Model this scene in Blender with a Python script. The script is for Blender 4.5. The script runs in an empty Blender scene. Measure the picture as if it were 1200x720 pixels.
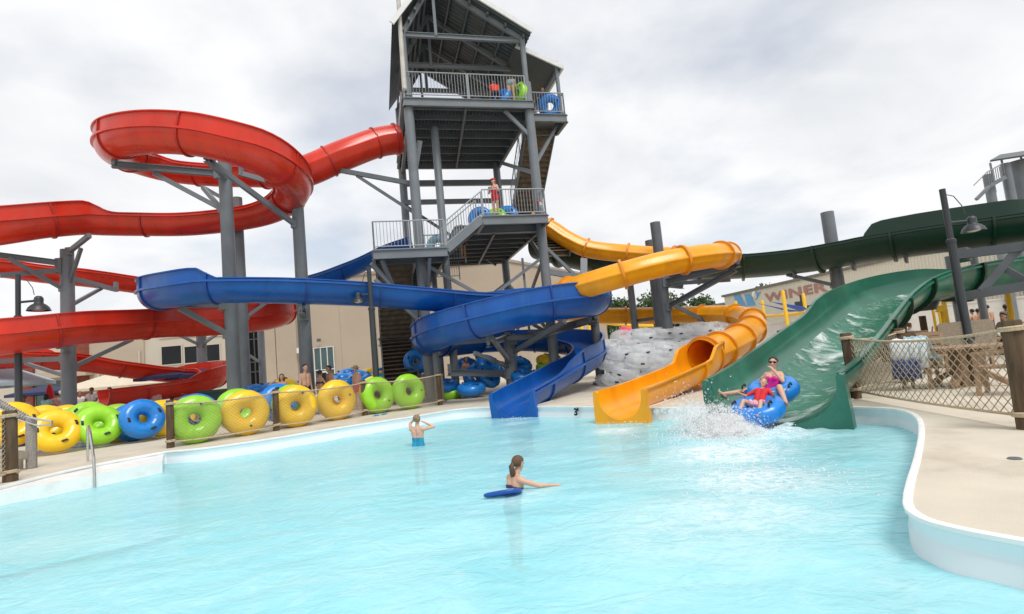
import bpy, bmesh, math, random
import numpy as np
from mathutils import Vector as V, Matrix as M, geometry
random.seed(7)
sc=bpy.context.scene
COL=sc.collection
# ---------------- camera geometry (lets points be read off the photo at a known distance)
F=635.; PITCH=math.atan(62/635.); ROLL=math.radians(5.4); H=1.3
ct,st=math.cos(PITCH),math.sin(PITCH); cr,sr=math.cos(ROLL),math.sin(ROLL)
fw=V((0,ct,st)); u0=V((0,-st,ct)); r0=V((1,0,0))
rr=r0*cr-u0*sr; uu=u0*cr+r0*sr
def ray(px,py): return fw+rr*((px-600)/F)-uu*((py-360)/F)
def at(px,py,Y):
    d=ray(px,py); return V((0,0,H))+d*(Y/d.y)
def gnd(px,py,z=0.):
    d=ray(px,py); return V((0,0,H))+d*((z-H)/d.z)
def rnd(a,b): return random.uniform(a,b)
# ---------------- materials
def mat(name,col,rough=.5,metal=0.,var=.15,vscale=3.,bump=0.,bscale=40.,spec=.5,coat=0.,dirt=None,dscale=1.2,alpha=0.,trans=0.,stretch=None):
    m=bpy.data.materials.new(name); m.use_nodes=True
    nt=m.node_tree; N=nt.nodes; L=nt.links; b=N['Principled BSDF']
    tc=N.new('ShaderNodeTexCoord'); mp=N.new('ShaderNodeMapping')
    L.new(tc.outputs['Object'],mp.inputs[0])
    if stretch: mp.inputs['Scale'].default_value=stretch
    n=N.new('ShaderNodeTexNoise'); n.inputs['Scale'].default_value=vscale; n.inputs['Detail'].default_value=6
    L.new(mp.outputs[0],n.inputs['Vector'])
    r=N.new('ShaderNodeValToRGB'); c=col
    r.color_ramp.elements[0].position=.3; r.color_ramp.elements[1].position=.7
    r.color_ramp.elements[0].color=(c[0]*(1-var),c[1]*(1-var),c[2]*(1-var),1)
    r.color_ramp.elements[1].color=(min(1,c[0]*(1+var)),min(1,c[1]*(1+var)),min(1,c[2]*(1+var)),1)
    L.new(n.outputs[0],r.inputs[0]); out=r.outputs[0]
    if dirt:
        n2=N.new('ShaderNodeTexNoise'); n2.inputs['Scale'].default_value=dscale; n2.inputs['Detail'].default_value=8; n2.inputs['Roughness'].default_value=.65
        L.new(mp.outputs[0],n2.inputs['Vector'])
        r2=N.new('ShaderNodeValToRGB'); r2.color_ramp.elements[0].position=.52; r2.color_ramp.elements[1].position=.72
        r2.color_ramp.elements[0].color=(0,0,0,1); r2.color_ramp.elements[1].color=(.75,.75,.75,1)
        L.new(n2.outputs[0],r2.inputs[0])
        mx=N.new('ShaderNodeMixRGB'); L.new(r2.outputs[0],mx.inputs[0]); L.new(out,mx.inputs[1]); mx.inputs[2].default_value=(*dirt,1); out=mx.outputs[0]
    L.new(out,b.inputs['Base Color'])
    rr_=N.new('ShaderNodeMapRange'); rr_.inputs[3].default_value=max(.03,rough*.8); rr_.inputs[4].default_value=min(1,rough*1.25)
    L.new(n.outputs[0],rr_.inputs[0]); L.new(rr_.outputs[0],b.inputs['Roughness'])
    b.inputs['Metallic'].default_value=metal; b.inputs['Specular IOR Level'].default_value=spec
    b.inputs['Coat Weight'].default_value=coat; b.inputs['Coat Roughness'].default_value=.12
    if trans: b.inputs['Transmission Weight'].default_value=trans
    if bump:
        nb=N.new('ShaderNodeTexNoise'); nb.inputs['Scale'].default_value=bscale; nb.inputs['Detail'].default_value=4
        L.new(mp.outputs[0],nb.inputs['Vector'])
        bp=N.new('ShaderNodeBump'); bp.inputs['Strength'].default_value=bump; bp.inputs['Distance'].default_value=.02
        L.new(nb.outputs[0],bp.inputs['Height']); L.new(bp.outputs[0],b.inputs['Normal'])
    if alpha:
        t=N.new('ShaderNodeBsdfTransparent'); mx=N.new('ShaderNodeMixShader'); mx.inputs[0].default_value=alpha
        L.new(b.outputs[0],mx.inputs[1]); L.new(t.outputs[0],mx.inputs[2]); L.new(mx.outputs[0],N['Material Output'].inputs[0])
    return m
RED=mat('fibreglass_red',(.61,.030,.010),.28,var=.12,vscale=.9,coat=.15,spec=.4,dirt=(.50,.055,.03),dscale=.8,stretch=(2.2,2.2,.5),bump=.04,bscale=6)
BLUE=mat('fibreglass_blue',(.004,.085,.36),.3,var=.12,vscale=.9,coat=.12,spec=.4,dirt=(.014,.13,.41),dscale=.8,stretch=(2.2,2.2,.5),bump=.04,bscale=6)
YEL=mat('fibreglass_yellow',(.86,.35,.006),.3,var=.08,vscale=.9,coat=.12,spec=.4,dirt=(.70,.27,.01),dscale=.8,stretch=(2.2,2.2,.5),bump=.04,bscale=6)
GRN=mat('fibreglass_green',(.016,.125,.078),.3,var=.2,vscale=.7,coat=.25,dirt=(.045,.21,.14),dscale=.7,bump=.05,bscale=5)
DGRN=mat('fibreglass_dark_green',(.003,.034,.018),.4,var=.15,vscale=.7)
REDR=mat('flange_red',(.40,.02,.012),.4); BLUER=mat('flange_blue',(.006,.05,.25),.4); YELR=mat('flange_yellow',(.70,.26,.008),.35)
STEEL=mat('painted_steel',(.17,.19,.21),.42,var=.1,vscale=1.5,dirt=(.14,.155,.17),dscale=.9,bump=.03,bscale=20)
DSTEEL=mat('dark_painted_steel',(.10,.115,.13),.45,var=.15,vscale=1.5)
RAIL=mat('railing_steel',(.32,.345,.37),.4,var=.08)
CORR=mat('corrugated_metal',(.085,.10,.105),.4,var=.15,vscale=1.2,metal=.3)
WHITEP=mat('white_painted_metal',(.68,.69,.69),.4,var=.05)
STAIN=mat('stainless_steel',(.62,.62,.62),.18,metal=1.,var=.06)
WOOD=mat('weathered_wood',(.085,.052,.026),.8,var=.45,vscale=6,bump=.4,bscale=25,dirt=(.12,.085,.05),dscale=3,stretch=(3,3,.4))
STWOOD=mat('stair_wood',(.15,.115,.08),.8,var=.35,vscale=4,bump=.2)
TWOOD=mat('table_wood',(.33,.21,.125),.6,var=.25,vscale=5,bump=.15,dirt=(.25,.155,.09),dscale=2)
ROPE=mat('manila_rope',(.50,.40,.27),.85,var=.2,vscale=30,bump=.5,bscale=120)
NET=mat('net_twine',(.36,.29,.20),.85,var=.2,vscale=20)
GROPE=mat('grey_rope',(.36,.34,.31),.9,var=.3,vscale=40,bump=.8,bscale=90)
TBLUE=mat('vinyl_blue',(.008,.20,.62),.28,var=.12,vscale=3,bump=.25,bscale=5,coat=.2)
TYEL=mat('vinyl_yellow',(.88,.56,.008),.3,var=.08,vscale=3,bump=.25,bscale=5,coat=.2)
TGRN=mat('vinyl_lime',(.30,.66,.020),.3,var=.1,vscale=3,bump=.25,bscale=5,coat=.2)
BLACK=mat('black_webbing',(.015,.015,.016),.6)
CLEAR=mat('clear_vinyl',(.90,.92,.95),.16,var=.08,vscale=5,bump=.8,bscale=9,coat=.3,alpha=.50)
WALLW=mat('pool_paint',(.72,.79,.81),.4,var=.03,vscale=2,dirt=(.68,.75,.78),dscale=2)
COPING=mat('pool_coping',(.84,.84,.82),.4,var=.05,vscale=4,dirt=(.70,.69,.65),dscale=3)
BEIGE=mat('beige_stucco',(.43,.36,.28),.9,var=.06,vscale=.3,bump=.15,bscale=8,dirt=(.39,.32,.25),dscale=.25)
BEIGE2=mat('pale_stucco',(.52,.47,.39),.9,var=.06,vscale=.3,dirt=(.46,.41,.34),dscale=.3)
CREAM=mat('cream_siding',(.70,.66,.55),.6,var=.05,vscale=.2)
BRICK=mat('red_brown_brick',(.20,.05,.03),.85,var=.25,vscale=4,bump=.2)
GLASS=mat('dark_window_glass',(.012,.014,.017),.12,var=.3,vscale=.6,spec=.25)
TEALG=mat('green_window_glass',(.03,.075,.075),.08,var=.3,vscale=.6,spec=.8)
LAMPM=mat('lamp_post_paint',(.030,.036,.042),.42,var=.1)
LENS=mat('lamp_lens',(.55,.55,.5),.3)
YPIPE=mat('yellow_pipe_paint',(.80,.47,.01),.4,var=.05)
CANV=mat('cream_canvas',(.62,.54,.42),.85,var=.06); CANVB=mat('pale_blue_canvas',(.42,.53,.60),.8,var=.06); CANVN=mat('navy_canvas',(.025,.028,.09),.8)
CANVR=mat('red_canvas',(.62,.01,.012),.7); SAIL=mat('blue_shade_cloth',(.05,.14,.52),.8)
BINM=mat('bin_green',(.008,.045,.035),.5)
PINK=mat('pink_canopy',(.75,.06,.16),.6)
CONC=mat('concrete_footing',(.42,.38,.32),.9,var=.12,vscale=6,bump=.2)
LETT=mat('faded_red_lettering',(.44,.23,.19),.8,var=.12,vscale=1.2); LOGOB=mat('faded_blue_logo',(.17,.40,.66),.8,var=.1,vscale=1.); INK=mat('black_lettering',(.01,.01,.01),.7)
TOWELW=mat('white_towel',(.74,.76,.78),.95,var=.06,bump=.5,bscale=60); TOWELB=mat('pale_blue_towel',(.42,.62,.68),.95,var=.25,vscale=7,bump=.5,bscale=60); TOWELN=mat('striped_navy_towel',(.06,.08,.20),.95,var=.5,vscale=12,bump=.4)
SKIN=mat('skin_light',(.62,.36,.25),.5,var=.06,vscale=5); SKIN2=mat('skin_tan',(.42,.225,.13),.5,var=.06,vscale=5); SKIN3=mat('skin_brown',(.24,.12,.07),.5,var=.06,vscale=5)
HBR=mat('hair_brown',(.11,.06,.03),.6,var=.35,vscale=30,bump=.5,bscale=60); HBK=mat('hair_dark',(.018,.013,.010),.5,var=.3,vscale=30,bump=.5,bscale=60); HBL=mat('hair_dark_blonde',(.27,.18,.10),.6,var=.35,vscale=30,bump=.5,bscale=60)
def cloth(n,c,var=.12,vs=12): return mat('cloth_'+n,c,.75,var=var,vscale=vs,bump=.15,bscale=40)
CTEAL=cloth('turquoise_swimsuit',(.02,.30,.48),.35,9); CPINK=cloth('magenta_swimsuit',(.70,.015,.30)); CRED=cloth('red',(.62,.02,.03)); CPINKW=cloth('pink_pattern',(.75,.38,.47),.45,25)
CGRB=cloth('green_bikini',(.02,.45,.33)); CNAVY=cloth('navy',(.03,.035,.10)); CBLK=cloth('black',(.015,.015,.018)); CWHT=cloth('white',(.75,.75,.75),.05); CGREY=cloth('grey_green_pattern',(.20,.30,.30),.6,30)
CMINT=cloth('mint',(.35,.58,.58)); CORG=cloth('bright_red',(.75,.04,.02)); CBLU=cloth('mid_blue',(.06,.24,.50),.3,14); CTAN=cloth('straw',(.50,.33,.2)); CKH=cloth('khaki',(.30,.24,.17)); CDUST=cloth('dusty_pink',(.55,.33,.32),.3,16)
def thin(name,k_tr,gl,tl,c):   # thin clear sheet / wet white: transparent + diffuse + light passing through
    m=mat(name,c,.09 if 'vinyl' in name else .2,var=.05,vscale=5,bump=1.,bscale=16 if 'vinyl' in name else 9,spec=1. if 'vinyl' in name else .5); nt=m.node_tree; N=nt.nodes; L=nt.links; b=N['Principled BSDF']
    t=N.new('ShaderNodeBsdfTranslucent'); t.inputs[0].default_value=(*c,1); m1=N.new('ShaderNodeMixShader'); m1.inputs[0].default_value=tl; L.new(b.outputs[0],m1.inputs[1]); L.new(t.outputs[0],m1.inputs[2])
    x=N.new('ShaderNodeBsdfTransparent'); m2=N.new('ShaderNodeMixShader'); m2.inputs[0].default_value=k_tr; L.new(m1.outputs[0],m2.inputs[1]); L.new(x.outputs[0],m2.inputs[2]); L.new(m2.outputs[0],N['Material Output'].inputs[0]); return m
CLEAR=thin('clear_vinyl_sheet',.46,.2,.5,(.93,.95,.97))
# ---------------- mesh builder
class MB:
    def __init__(s): s.v=[]; s.f=[]; s.m=[]
    def add(s,vs,fs,mi=0):
        o=len(s.v); s.v.extend([tuple(p) for p in vs])
        for f in fs: s.f.append(tuple(i+o for i in f)); s.m.append(mi)
        return s
    def box(s,c,size,R=None,mi=0):
        hx,hy,hz=size[0]/2,size[1]/2,size[2]/2; c=V(c)
        vs=[V((x,y,z)) for x in(-hx,hx) for y in(-hy,hy) for z in(-hz,hz)]
        if R is not None: vs=[R@p for p in vs]
        return s.add([c+p for p in vs],[(0,1,3,2),(4,6,7,5),(0,4,5,1),(2,3,7,6),(0,2,6,4),(1,5,7,3)],mi)
    def beam(s,p,q,w=.15,h=.2,mi=0,up=(0,0,1)):
        p,q=V(p),V(q); t=(q-p).normalized(); U=V(up)
        if abs(t.dot(U))>.98: U=V((0,1,0))
        x=t.cross(U).normalized(); y=x.cross(t)
        vs=[]
        for b in(p,q):
            for (a,c) in((-1,-1),(1,-1),(1,1),(-1,1)): vs.append(b+x*(a*w/2)+y*(c*h/2))
        return s.add(vs,[(3,2,1,0),(4,5,6,7),(0,1,5,4),(1,2,6,5),(2,3,7,6),(3,0,4,7)],mi)
    def ibeam(s,p,q,w=.18,h=.25,mi=0):
        p,q=V(p),V(q); t=(q-p).normalized(); x=t.cross(V((0,0,1))).normalized(); y=x.cross(t); e=.02
        s.beam(p,q,.02,h-.045,mi)
        for k in(-1,1): s.beam(p+y*(k*(h/2-.01)),q+y*(k*(h/2-.01)),w,e,mi)
        return s
    def cyl(s,p,q,r1,r2=None,n=16,cap=True,mi=0):
        if r2 is None: r2=r1
        return s.sweep([p,q],[r1,r2],n,cap,mi)
    def sweep(s,pts,r,n=8,cap=True,mi=0):
        pts=[V(p) for p in pts]; k=len(pts)
        if not isinstance(r,(list,tuple)): r=[r]*k
        vs=[];fs=[]; prev=None
        for i,p in enumerate(pts):
            t=(pts[min(i+1,k-1)]-pts[max(i-1,0)]).normalized()
            if prev is None:
                a=V((0,0,1)) if abs(t.z)<.9 else V((1,0,0))
                x=t.cross(a).normalized()
            else:
                x=(prev-t*prev.dot(t)).normalized()
            prev=x; y=t.cross(x)
            for j in range(n):
                a=2*math.pi*j/n; vs.append(p+(x*math.cos(a)+y*math.sin(a))*r[i])
        for i in range(k-1):
            for j in range(n):
                fs.append((i*n+j,i*n+(j+1)%n,(i+1)*n+(j+1)%n,(i+1)*n+j))
        if cap: fs.append(tuple(range(n-1,-1,-1))); fs.append(tuple((k-1)*n+j for j in range(n)))
        return s.add(vs,fs,mi)
    def lathe(s,prof,n=24,c=(0,0,0),R=None,mi=0):
        c=V(c); vs=[];fs=[];k=len(prof)
        for (r,z) in prof:
            for j in range(n):
                a=2*math.pi*j/n; p=V((r*math.cos(a),r*math.sin(a),z))
                vs.append(c+(R@p if R is not None else p))
        for i in range(k-1):
            for j in range(n): fs.append((i*n+j,i*n+(j+1)%n,(i+1)*n+(j+1)%n,(i+1)*n+j))
        return s.add(vs,fs,mi)
    def sph(s,c,r,n=12,m=8,R=None,mi=0):
        if not isinstance(r,(list,tuple)): r=(r,r,r)
        c=V(c); vs=[V((0,0,-1))];fs=[]
        for i in range(1,m):
            a=-math.pi/2+math.pi*i/m
            for j in range(n): vs.append(V((math.cos(a)*math.cos(2*math.pi*j/n),math.cos(a)*math.sin(2*math.pi*j/n),math.sin(a))))
        vs.append(V((0,0,1))); T=len(vs)-1
        for j in range(n): fs.append((0,1+(j+1)%n,1+j)); fs.append((T,T-n+j,T-n+(j+1)%n))
        for i in range(m-2):
            for j in range(n): fs.append((1+i*n+j,1+i*n+(j+1)%n,1+(i+1)*n+(j+1)%n,1+(i+1)*n+j))
        out=[]
        for p in vs:
            q=V((p.x*r[0],p.y*r[1],p.z*r[2])); out.append(c+(R@q if R is not None else q))
        return s.add(out,fs,mi)
    def cap(s,p,q,r1,r2,n=12):   # tapered capsule
        p,q=V(p),V(q); t=(q-p); L=t.length
        if L<1e-5: return s.sph(p,r1)
        t/=L; pts=[];rs=[]
        for a in(85,60,30,0): pts.append(p-t*(r1*math.sin(math.radians(a)))); rs.append(r1*math.cos(math.radians(a)))
        for a in(0,30,60,85): pts.append(q+t*(r2*math.sin(math.radians(a)))); rs.append(r2*math.cos(math.radians(a)))
        return s.sweep(pts,rs,n)
    def prism(s,poly,zlo,zhi,mi=0):   # list of (x,y), both heights
        n=len(poly); vs=[V((x,y,zlo)) for x,y in poly]+[V((x,y,zhi)) for x,y in poly]
        fs=[tuple(range(n-1,-1,-1)),tuple(range(n,2*n))]+[(i,(i+1)%n,n+(i+1)%n,n+i) for i in range(n)]
        return s.add(vs,fs,mi)
    def quad(s,a,b,c,d,mi=0): return s.add([a,b,c,d],[(0,1,2,3)],mi)
    def slab(s,pts,th,mi=0):   # planar polygon (3d points) thickened along its normal
        P=[V(p) for p in pts]; nn=(P[1]-P[0]).cross(P[2]-P[0]).normalized()*th; n=len(P)
        return s.add(P+[p+nn for p in P],[tuple(range(n-1,-1,-1)),tuple(range(n,2*n))]+[(i,(i+1)%n,n+(i+1)%n,n+i) for i in range(n)],mi)
    def build(s,name,mats,parent=None,smooth=False,ang=40,fix=True):
        me=bpy.data.meshes.new(name); me.from_pydata(s.v,[],s.f)
        mats=mats if isinstance(mats,(list,tuple)) else [mats]
        for m in mats: me.materials.append(m)
        if len(mats)>1: me.polygons.foreach_set('material_index',s.m)
        if fix:
            bm=bmesh.new(); bm.from_mesh(me); bmesh.ops.recalc_face_normals(bm,faces=bm.faces); bm.to_mesh(me); bm.free()
        if smooth:
            me.polygons.foreach_set('use_smooth',[True]*len(me.polygons)); me.set_sharp_from_angle(angle=math.radians(ang))
        me.update()
        o=bpy.data.objects.new(name,me); COL.objects.link(o)
        if parent is not None: adopt(o,parent)
        return o
def root_loc(p):
    return V(p.location) if p.parent is None else V()
def adopt(o,parent):
    o.parent=parent; o.matrix_parent_inverse=M.Translation(-root_loc(parent))
def tag(o,label=None,cat=None,group=None,kind=None):
    if label: o['label']=label
    if cat: o['category']=cat
    if group: o['group']=group
    if kind: o['kind']=kind
    return o
def thing(name,loc,label,cat,group=None):
    o=bpy.data.objects.new(name,None); o.empty_display_size=.2; COL.objects.link(o); o.location=V(loc)
    return tag(o,label,cat,group)
def dup(root,mtx,label=None,group=None):
    r=root.copy(); COL.objects.link(r); r.matrix_world=mtx
    if label: r['label']=label
    if group: r['group']=group
    for ch in root.children:
        c=ch.copy(); COL.objects.link(c); c.parent=r
        for g in ch.children:
            d=g.copy(); COL.objects.link(d); d.parent=c
    return r
def catmull(P,step=.25):
    P=[np.array(p,float) for p in P]; P=[2*P[0]-P[1]]+P+[2*P[-1]-P[-2]]; out=[]; par=[]
    for i in range(1,len(P)-2):
        a,b,c,d=P[i-1],P[i],P[i+1],P[i+2]
        n=max(2,int(np.linalg.norm((c-b)[:3])/step))
        for k in range(n):
            t=k/n; out.append(.5*((2*b)+(-a+c)*t+(2*a-5*b+4*c-d)*t*t+(-a+3*b-3*c+d)*t**3)); par.append(i-1+t)
    out.append(P[-2]); par.append(len(P)-3)
    return out,par
# ---------------- world, sun, camera
w=bpy.data.worlds.new('World'); sc.world=w; w.use_nodes=True
nt=w.node_tree; N=nt.nodes; L=nt.links; bg=N['Background']
SUNEL,SUNAZ=math.radians(58),math.radians(150)
sky=N.new('ShaderNodeTexSky'); sky.sky_type='NISHITA'; sky.sun_disc=False; sky.sun_elevation=SUNEL; sky.sun_rotation=SUNAZ
tc=N.new('ShaderNodeTexCoord'); sep=N.new('ShaderNodeSeparateXYZ'); L.new(tc.outputs['Generated'],sep.inputs[0])
# project the view direction on a flat cloud deck so that clouds shrink towards the horizon
ad=N.new('ShaderNodeMath'); ad.operation='MAXIMUM'; L.new(sep.outputs[2],ad.inputs[0]); ad.inputs[1].default_value=.0
ad2=N.new('ShaderNodeMath'); ad2.operation='ADD'; L.new(ad.outputs[0],ad2.inputs[0]); ad2.inputs[1].default_value=.22
dv=N.new('ShaderNodeVectorMath'); dv.operation='DIVIDE'; cb=N.new('ShaderNodeCombineXYZ')
for k in range(3): L.new(ad2.outputs[0],cb.inputs[k])
L.new(tc.outputs['Generated'],dv.inputs[0]); L.new(cb.outputs[0],dv.inputs[1])
n1=N.new('ShaderNodeTexNoise'); n1.inputs['Scale'].default_value=1.5; n1.inputs['Detail'].default_value=9; n1.inputs['Roughness'].default_value=.52; n1.inputs['Distortion'].default_value=.35
L.new(dv.outputs[0],n1.inputs['Vector'])
rp=N.new('ShaderNodeValToRGB'); e=rp.color_ramp.elements
e[0].position=.27; e[0].color=(.66,.685,.72,1); e[1].position=.61; e[1].color=(.90,.905,.915,1)
k=e.new(.40); k.color=(.765,.78,.805,1); k=e.new(.49); k.color=(.83,.84,.86,1)
L.new(n1.outputs[0],rp.inputs[0])
sc_=N.new('ShaderNodeMixRGB'); sc_.blend_type='MULTIPLY'; sc_.inputs[0].default_value=1; L.new(rp.outputs[0],sc_.inputs[1]); sc_.inputs[2].default_value=(8.55,8.55,8.55,1)
n2=N.new('ShaderNodeTexNoise'); n2.inputs['Scale'].default_value=1.3; n2.inputs['Detail'].default_value=7; L.new(dv.outputs[0],n2.inputs['Vector'])
rp2=N.new('ShaderNodeValToRGB'); rp2.color_ramp.elements[0].position=.52; rp2.color_ramp.elements[0].color=(1,1,1,1); rp2.color_ramp.elements[1].position=.72; rp2.color_ramp.elements[1].color=(.55,.55,.55,1)
L.new(n2.outputs[0],rp2.inputs[0])
mx=N.new('ShaderNodeMixRGB'); L.new(rp2.outputs[0],mx.inputs[0]); L.new(sky.outputs[0],mx.inputs[1]); L.new(sc_.outputs[0],mx.inputs[2])
L.new(mx.outputs[0],bg.inputs[0]); bg.inputs[1].default_value=.12
sun=bpy.data.lights.new('sun','SUN'); sun.energy=2.0; sun.angle=math.radians(22); sun.color=(1,.96,.9)
so=bpy.data.objects.new('sun',sun); COL.objects.link(so); so.rotation_euler=(math.pi/2-SUNEL,0,math.pi-SUNAZ)
cam=bpy.data.cameras.new('camera'); co=bpy.data.objects.new('camera',cam); COL.objects.link(co); sc.camera=co
cam.sensor_width=36; cam.lens=F/1200*36; cam.clip_end=5000; cam.clip_start=.05
co.matrix_world=M(((rr.x,uu.x,-fw.x,0),(rr.y,uu.y,-fw.y,0),(rr.z,uu.z,-fw.z,H),(0,0,0,1)))
vs=sc.view_settings; vs.view_transform='Standard'; vs.look='None'; vs.exposure=.14; vs.gamma=1; vs.use_curve_mapping=False
sc.cycles.transparent_max_bounces=48; sc.cycles.max_bounces=16; sc.cycles.diffuse_bounces=8; sc.cycles.transmission_bounces=14
# ================= SETTING: deck, pool, water
WZ=-.275
edge_px=[(0,571),(60,556),(120,543),(165,535),(195,529.5),(230,526.5),(300,517),(400,501),(480,489),(535,480),(580,477),(620,476.5),(690,477),(760,478),(820,478),(900,478),(985,477.5),(1035,478.5),(1060,482),(1074,490),(1078,505),(1073,535),(1064,565),(1060,590),(1070,603),(1093,613),(1140,624),(1200,635)]
epts=[gnd(*p) for p in edge_px]
epts=[(p.x,p.y) for p in epts]+[(3.05,2.75),(3.7,2.1),(5.,1.4),(7.,.4),(7.5,-3.),(0,-5.),(-7.5,-4.),(-9,0),(-8.9,4.5),(-8.3,7.2)]
sm,_=catmull([(x,y,0) for x,y in epts]+[(epts[0][0],epts[0][1],0)],.22)
outl=[V((p[0],p[1],0)) for p in sm][:-1]
def offs(pl,d):
    n=len(pl); o=[]
    for i in range(n):
        t=(pl[(i+1)%n]-pl[i-1]).normalized(); o.append(pl[i]+V((-t.y,t.x,0))*d)
    return o
# outline runs clockwise seen from above -> left normal points out of the pool
def flat(name,outer,hole,z,m,kind='structure'):
    o3=[V((x,y,0)) for x,y in outer]; polys=[o3]+([hole] if hole else [])
    tr=geometry.tessellate_polygon(polys); allp=[p for pl in polys for p in pl]
    me=bpy.data.meshes.new(name); me.from_pydata([(p.x,p.y,z) for p in allp],[],[tuple(t) for t in tr])
    bm=bmesh.new(); bm.from_mesh(me); bmesh.ops.recalc_face_normals(bm,faces=bm.faces)
    if sum(f.normal.z for f in bm.faces)<0: bmesh.ops.reverse_faces(bm,faces=bm.faces)
    bm.to_mesh(me); bm.free(); me.materials.append(m); o=bpy.data.objects.new(name,me); COL.objects.link(o)
    return tag(o,kind=kind)
deckm=mat('deck_concrete',(.60,.54,.44),.85,var=.08,vscale=1.3,bump=.35,bscale=90,dirt=(.41,.35,.26),dscale=.85)
gm=mat('far_ground',(.30,.27,.21),.9,var=.2,vscale=.05)
cop_out=offs(outl,.10)
B=60
def inside(x,y,pl):
    c=False; j=len(pl)-1
    for i in range(len(pl)):
        if (pl[i].y>y)!=(pl[j].y>y) and x<(pl[j].x-pl[i].x)*(y-pl[i].y)/(pl[j].y-pl[i].y)+pl[i].x: c=not c
        j=i
    return c
def notch(end,prev,half,d):   # cut the deck back just under a slide's exit
    global outl
    e=at(*end); e.z=0; p=at(*prev); p.z=0; back=(p-e).normalized(); sd=V((back.y,-back.x,0))   # sd: to the right seen from the pool
    hit=[]
    for s_ in(-half,half):
        c=e+sd*s_-back*1.5
        while inside(c.x,c.y,outl): c=c+back*.01
        hit.append(c)
    L_,R_=hit
    prj=lambda q:(q-e).dot(sd)
    keep=[q for q in outl if not (abs(prj(q))<=half+.02 and (q-(L_+R_)/2).length<half+1.2)]
    il=min(range(len(outl)),key=lambda i:(outl[i]-(L_+R_)/2).length)
    # rotate so the list starts away from the notch, then split at the crossing
    n=len(outl); o=[outl[(il+n//2+k)%n] for k in range(n)]
    a=[q for k,q in enumerate(o) if k<=n//2 and not((q-(L_+R_)/2).length<half*3 and prj(q)>-half-.03)]
    b=[q for k,q in enumerate(o) if k>n//2-1 and not((q-(L_+R_)/2).length<half*3 and prj(q)<half+.03)]
    outl=a+[L_,L_+back*d,R_+back*d,R_]+b
notch((600,464,15.1),(635,445,16.8),.47,1.35); notch((727,463,11.95),(750,455,12.9),.40,1.7); notch((902,448,9.4),(929,429,10.6),.86,1.8)
cop_out=offs(outl,.05)
flat('pool_deck',[(-B,-20),(B,-20),(B,B),(-B,B)],cop_out,0,deckm)
big=3000
flat('ground',[(-big,-big),(big,-big),(big,big),(-big,big)],[V((-B+1,-19,0)),V((B-1,-19,0)),V((B-1,B-1,0)),V((-B+1,B-1,0))],-.03,gm)
# pool wall + coping profile swept round the outline
def ring_sweep(prof,name,m,smooth=True):
    n=len(outl); vs=[];fs=[];k=len(prof)
    for i in range(n):
        t=(outl[(i+1)%n]-outl[i-1]).normalized(); nn=V((-t.y,t.x,0))
        for a,z in prof: vs.append(outl[i]+nn*a+V((0,0,z)))
    for i in range(n):
        j=(i+1)%n
        for q in range(k-1): fs.append((i*k+q,i*k+q+1,j*k+q+1,j*k+q))
    mb=MB(); mb.add(vs,fs); o=mb.build(name,m,smooth=smooth); return tag(o,kind='structure')
ring_sweep([(.05,-.02),(.05,.008),(.03,.013),(.0,.013),(-.012,.006),(-.012,-.022),(0,-.03)],'pool_coping',COPING)
ring_sweep([(0.0,-.028),(.015,-.10),(.015,-.14),(.0,-.16),(-.03,-1.2),(-.4,-1.4)],'pool_wall',WALLW)
inn=offs(outl,-.4)
fl=flat('pool_floor',[(p.x,p.y) for p in inn],None,-1.395,mat('pool_floor_paint',(.74,.86,.88),.5,var=.05,vscale=.6))
# entry steps on the shallow side
stp=MB()
L0=[gnd(*p) for p in [(-70,589),(0,571),(60,556),(120,543),(165,535),(192,530)]]
def stepline(px): return [gnd(*p) for p in px]
def shelf(a,b,z,zb,mi=0):
    n=len(a); vs=[V((p.x,p.y,z)) for p in a]+[V((p.x,p.y,z)) for p in b]+[V((p.x,p.y,zb)) for p in b]
    fs=[(i,i+1,n+i+1,n+i) for i in range(n-1)]+[(n+i,n+i+1,2*n+i+1,2*n+i) for i in range(n-1)]
    fs.append((n-1,2*n-1,3*n-1)); stp.add(vs,fs,mi)
def inset(pl,d): 
    return [p+V((.62,-.78,0))*d for p in pl]
LA=inset(L0,-.02); LB=[gnd(x,y,-.05) for x,y in [(-90,596),(0,577),(60,565.5),(120,554.5),(160,547),(190,541)]]; LC=[gnd(x,y,-.28) for x,y in [(-110,614),(0,593),(60,581.5),(120,571.5),(165,564),(205,556)]]; LD=inset(LC,.45)
shelf(LA,LB,-.05,-.40); shelf(LB,LC,-.29,-.6); shelf(LC,LD,-.50,-1.3)
for q,z in((LB,-.05),(LC,-.28)):
    stp.sweep([p+V((0,0,z+.006))-V((.62,-.78,0))*.04 for p in q],.014,5,mi=1)
tag(stp.build('pool_steps',[COPING,BLACK]),kind='structure')
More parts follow.
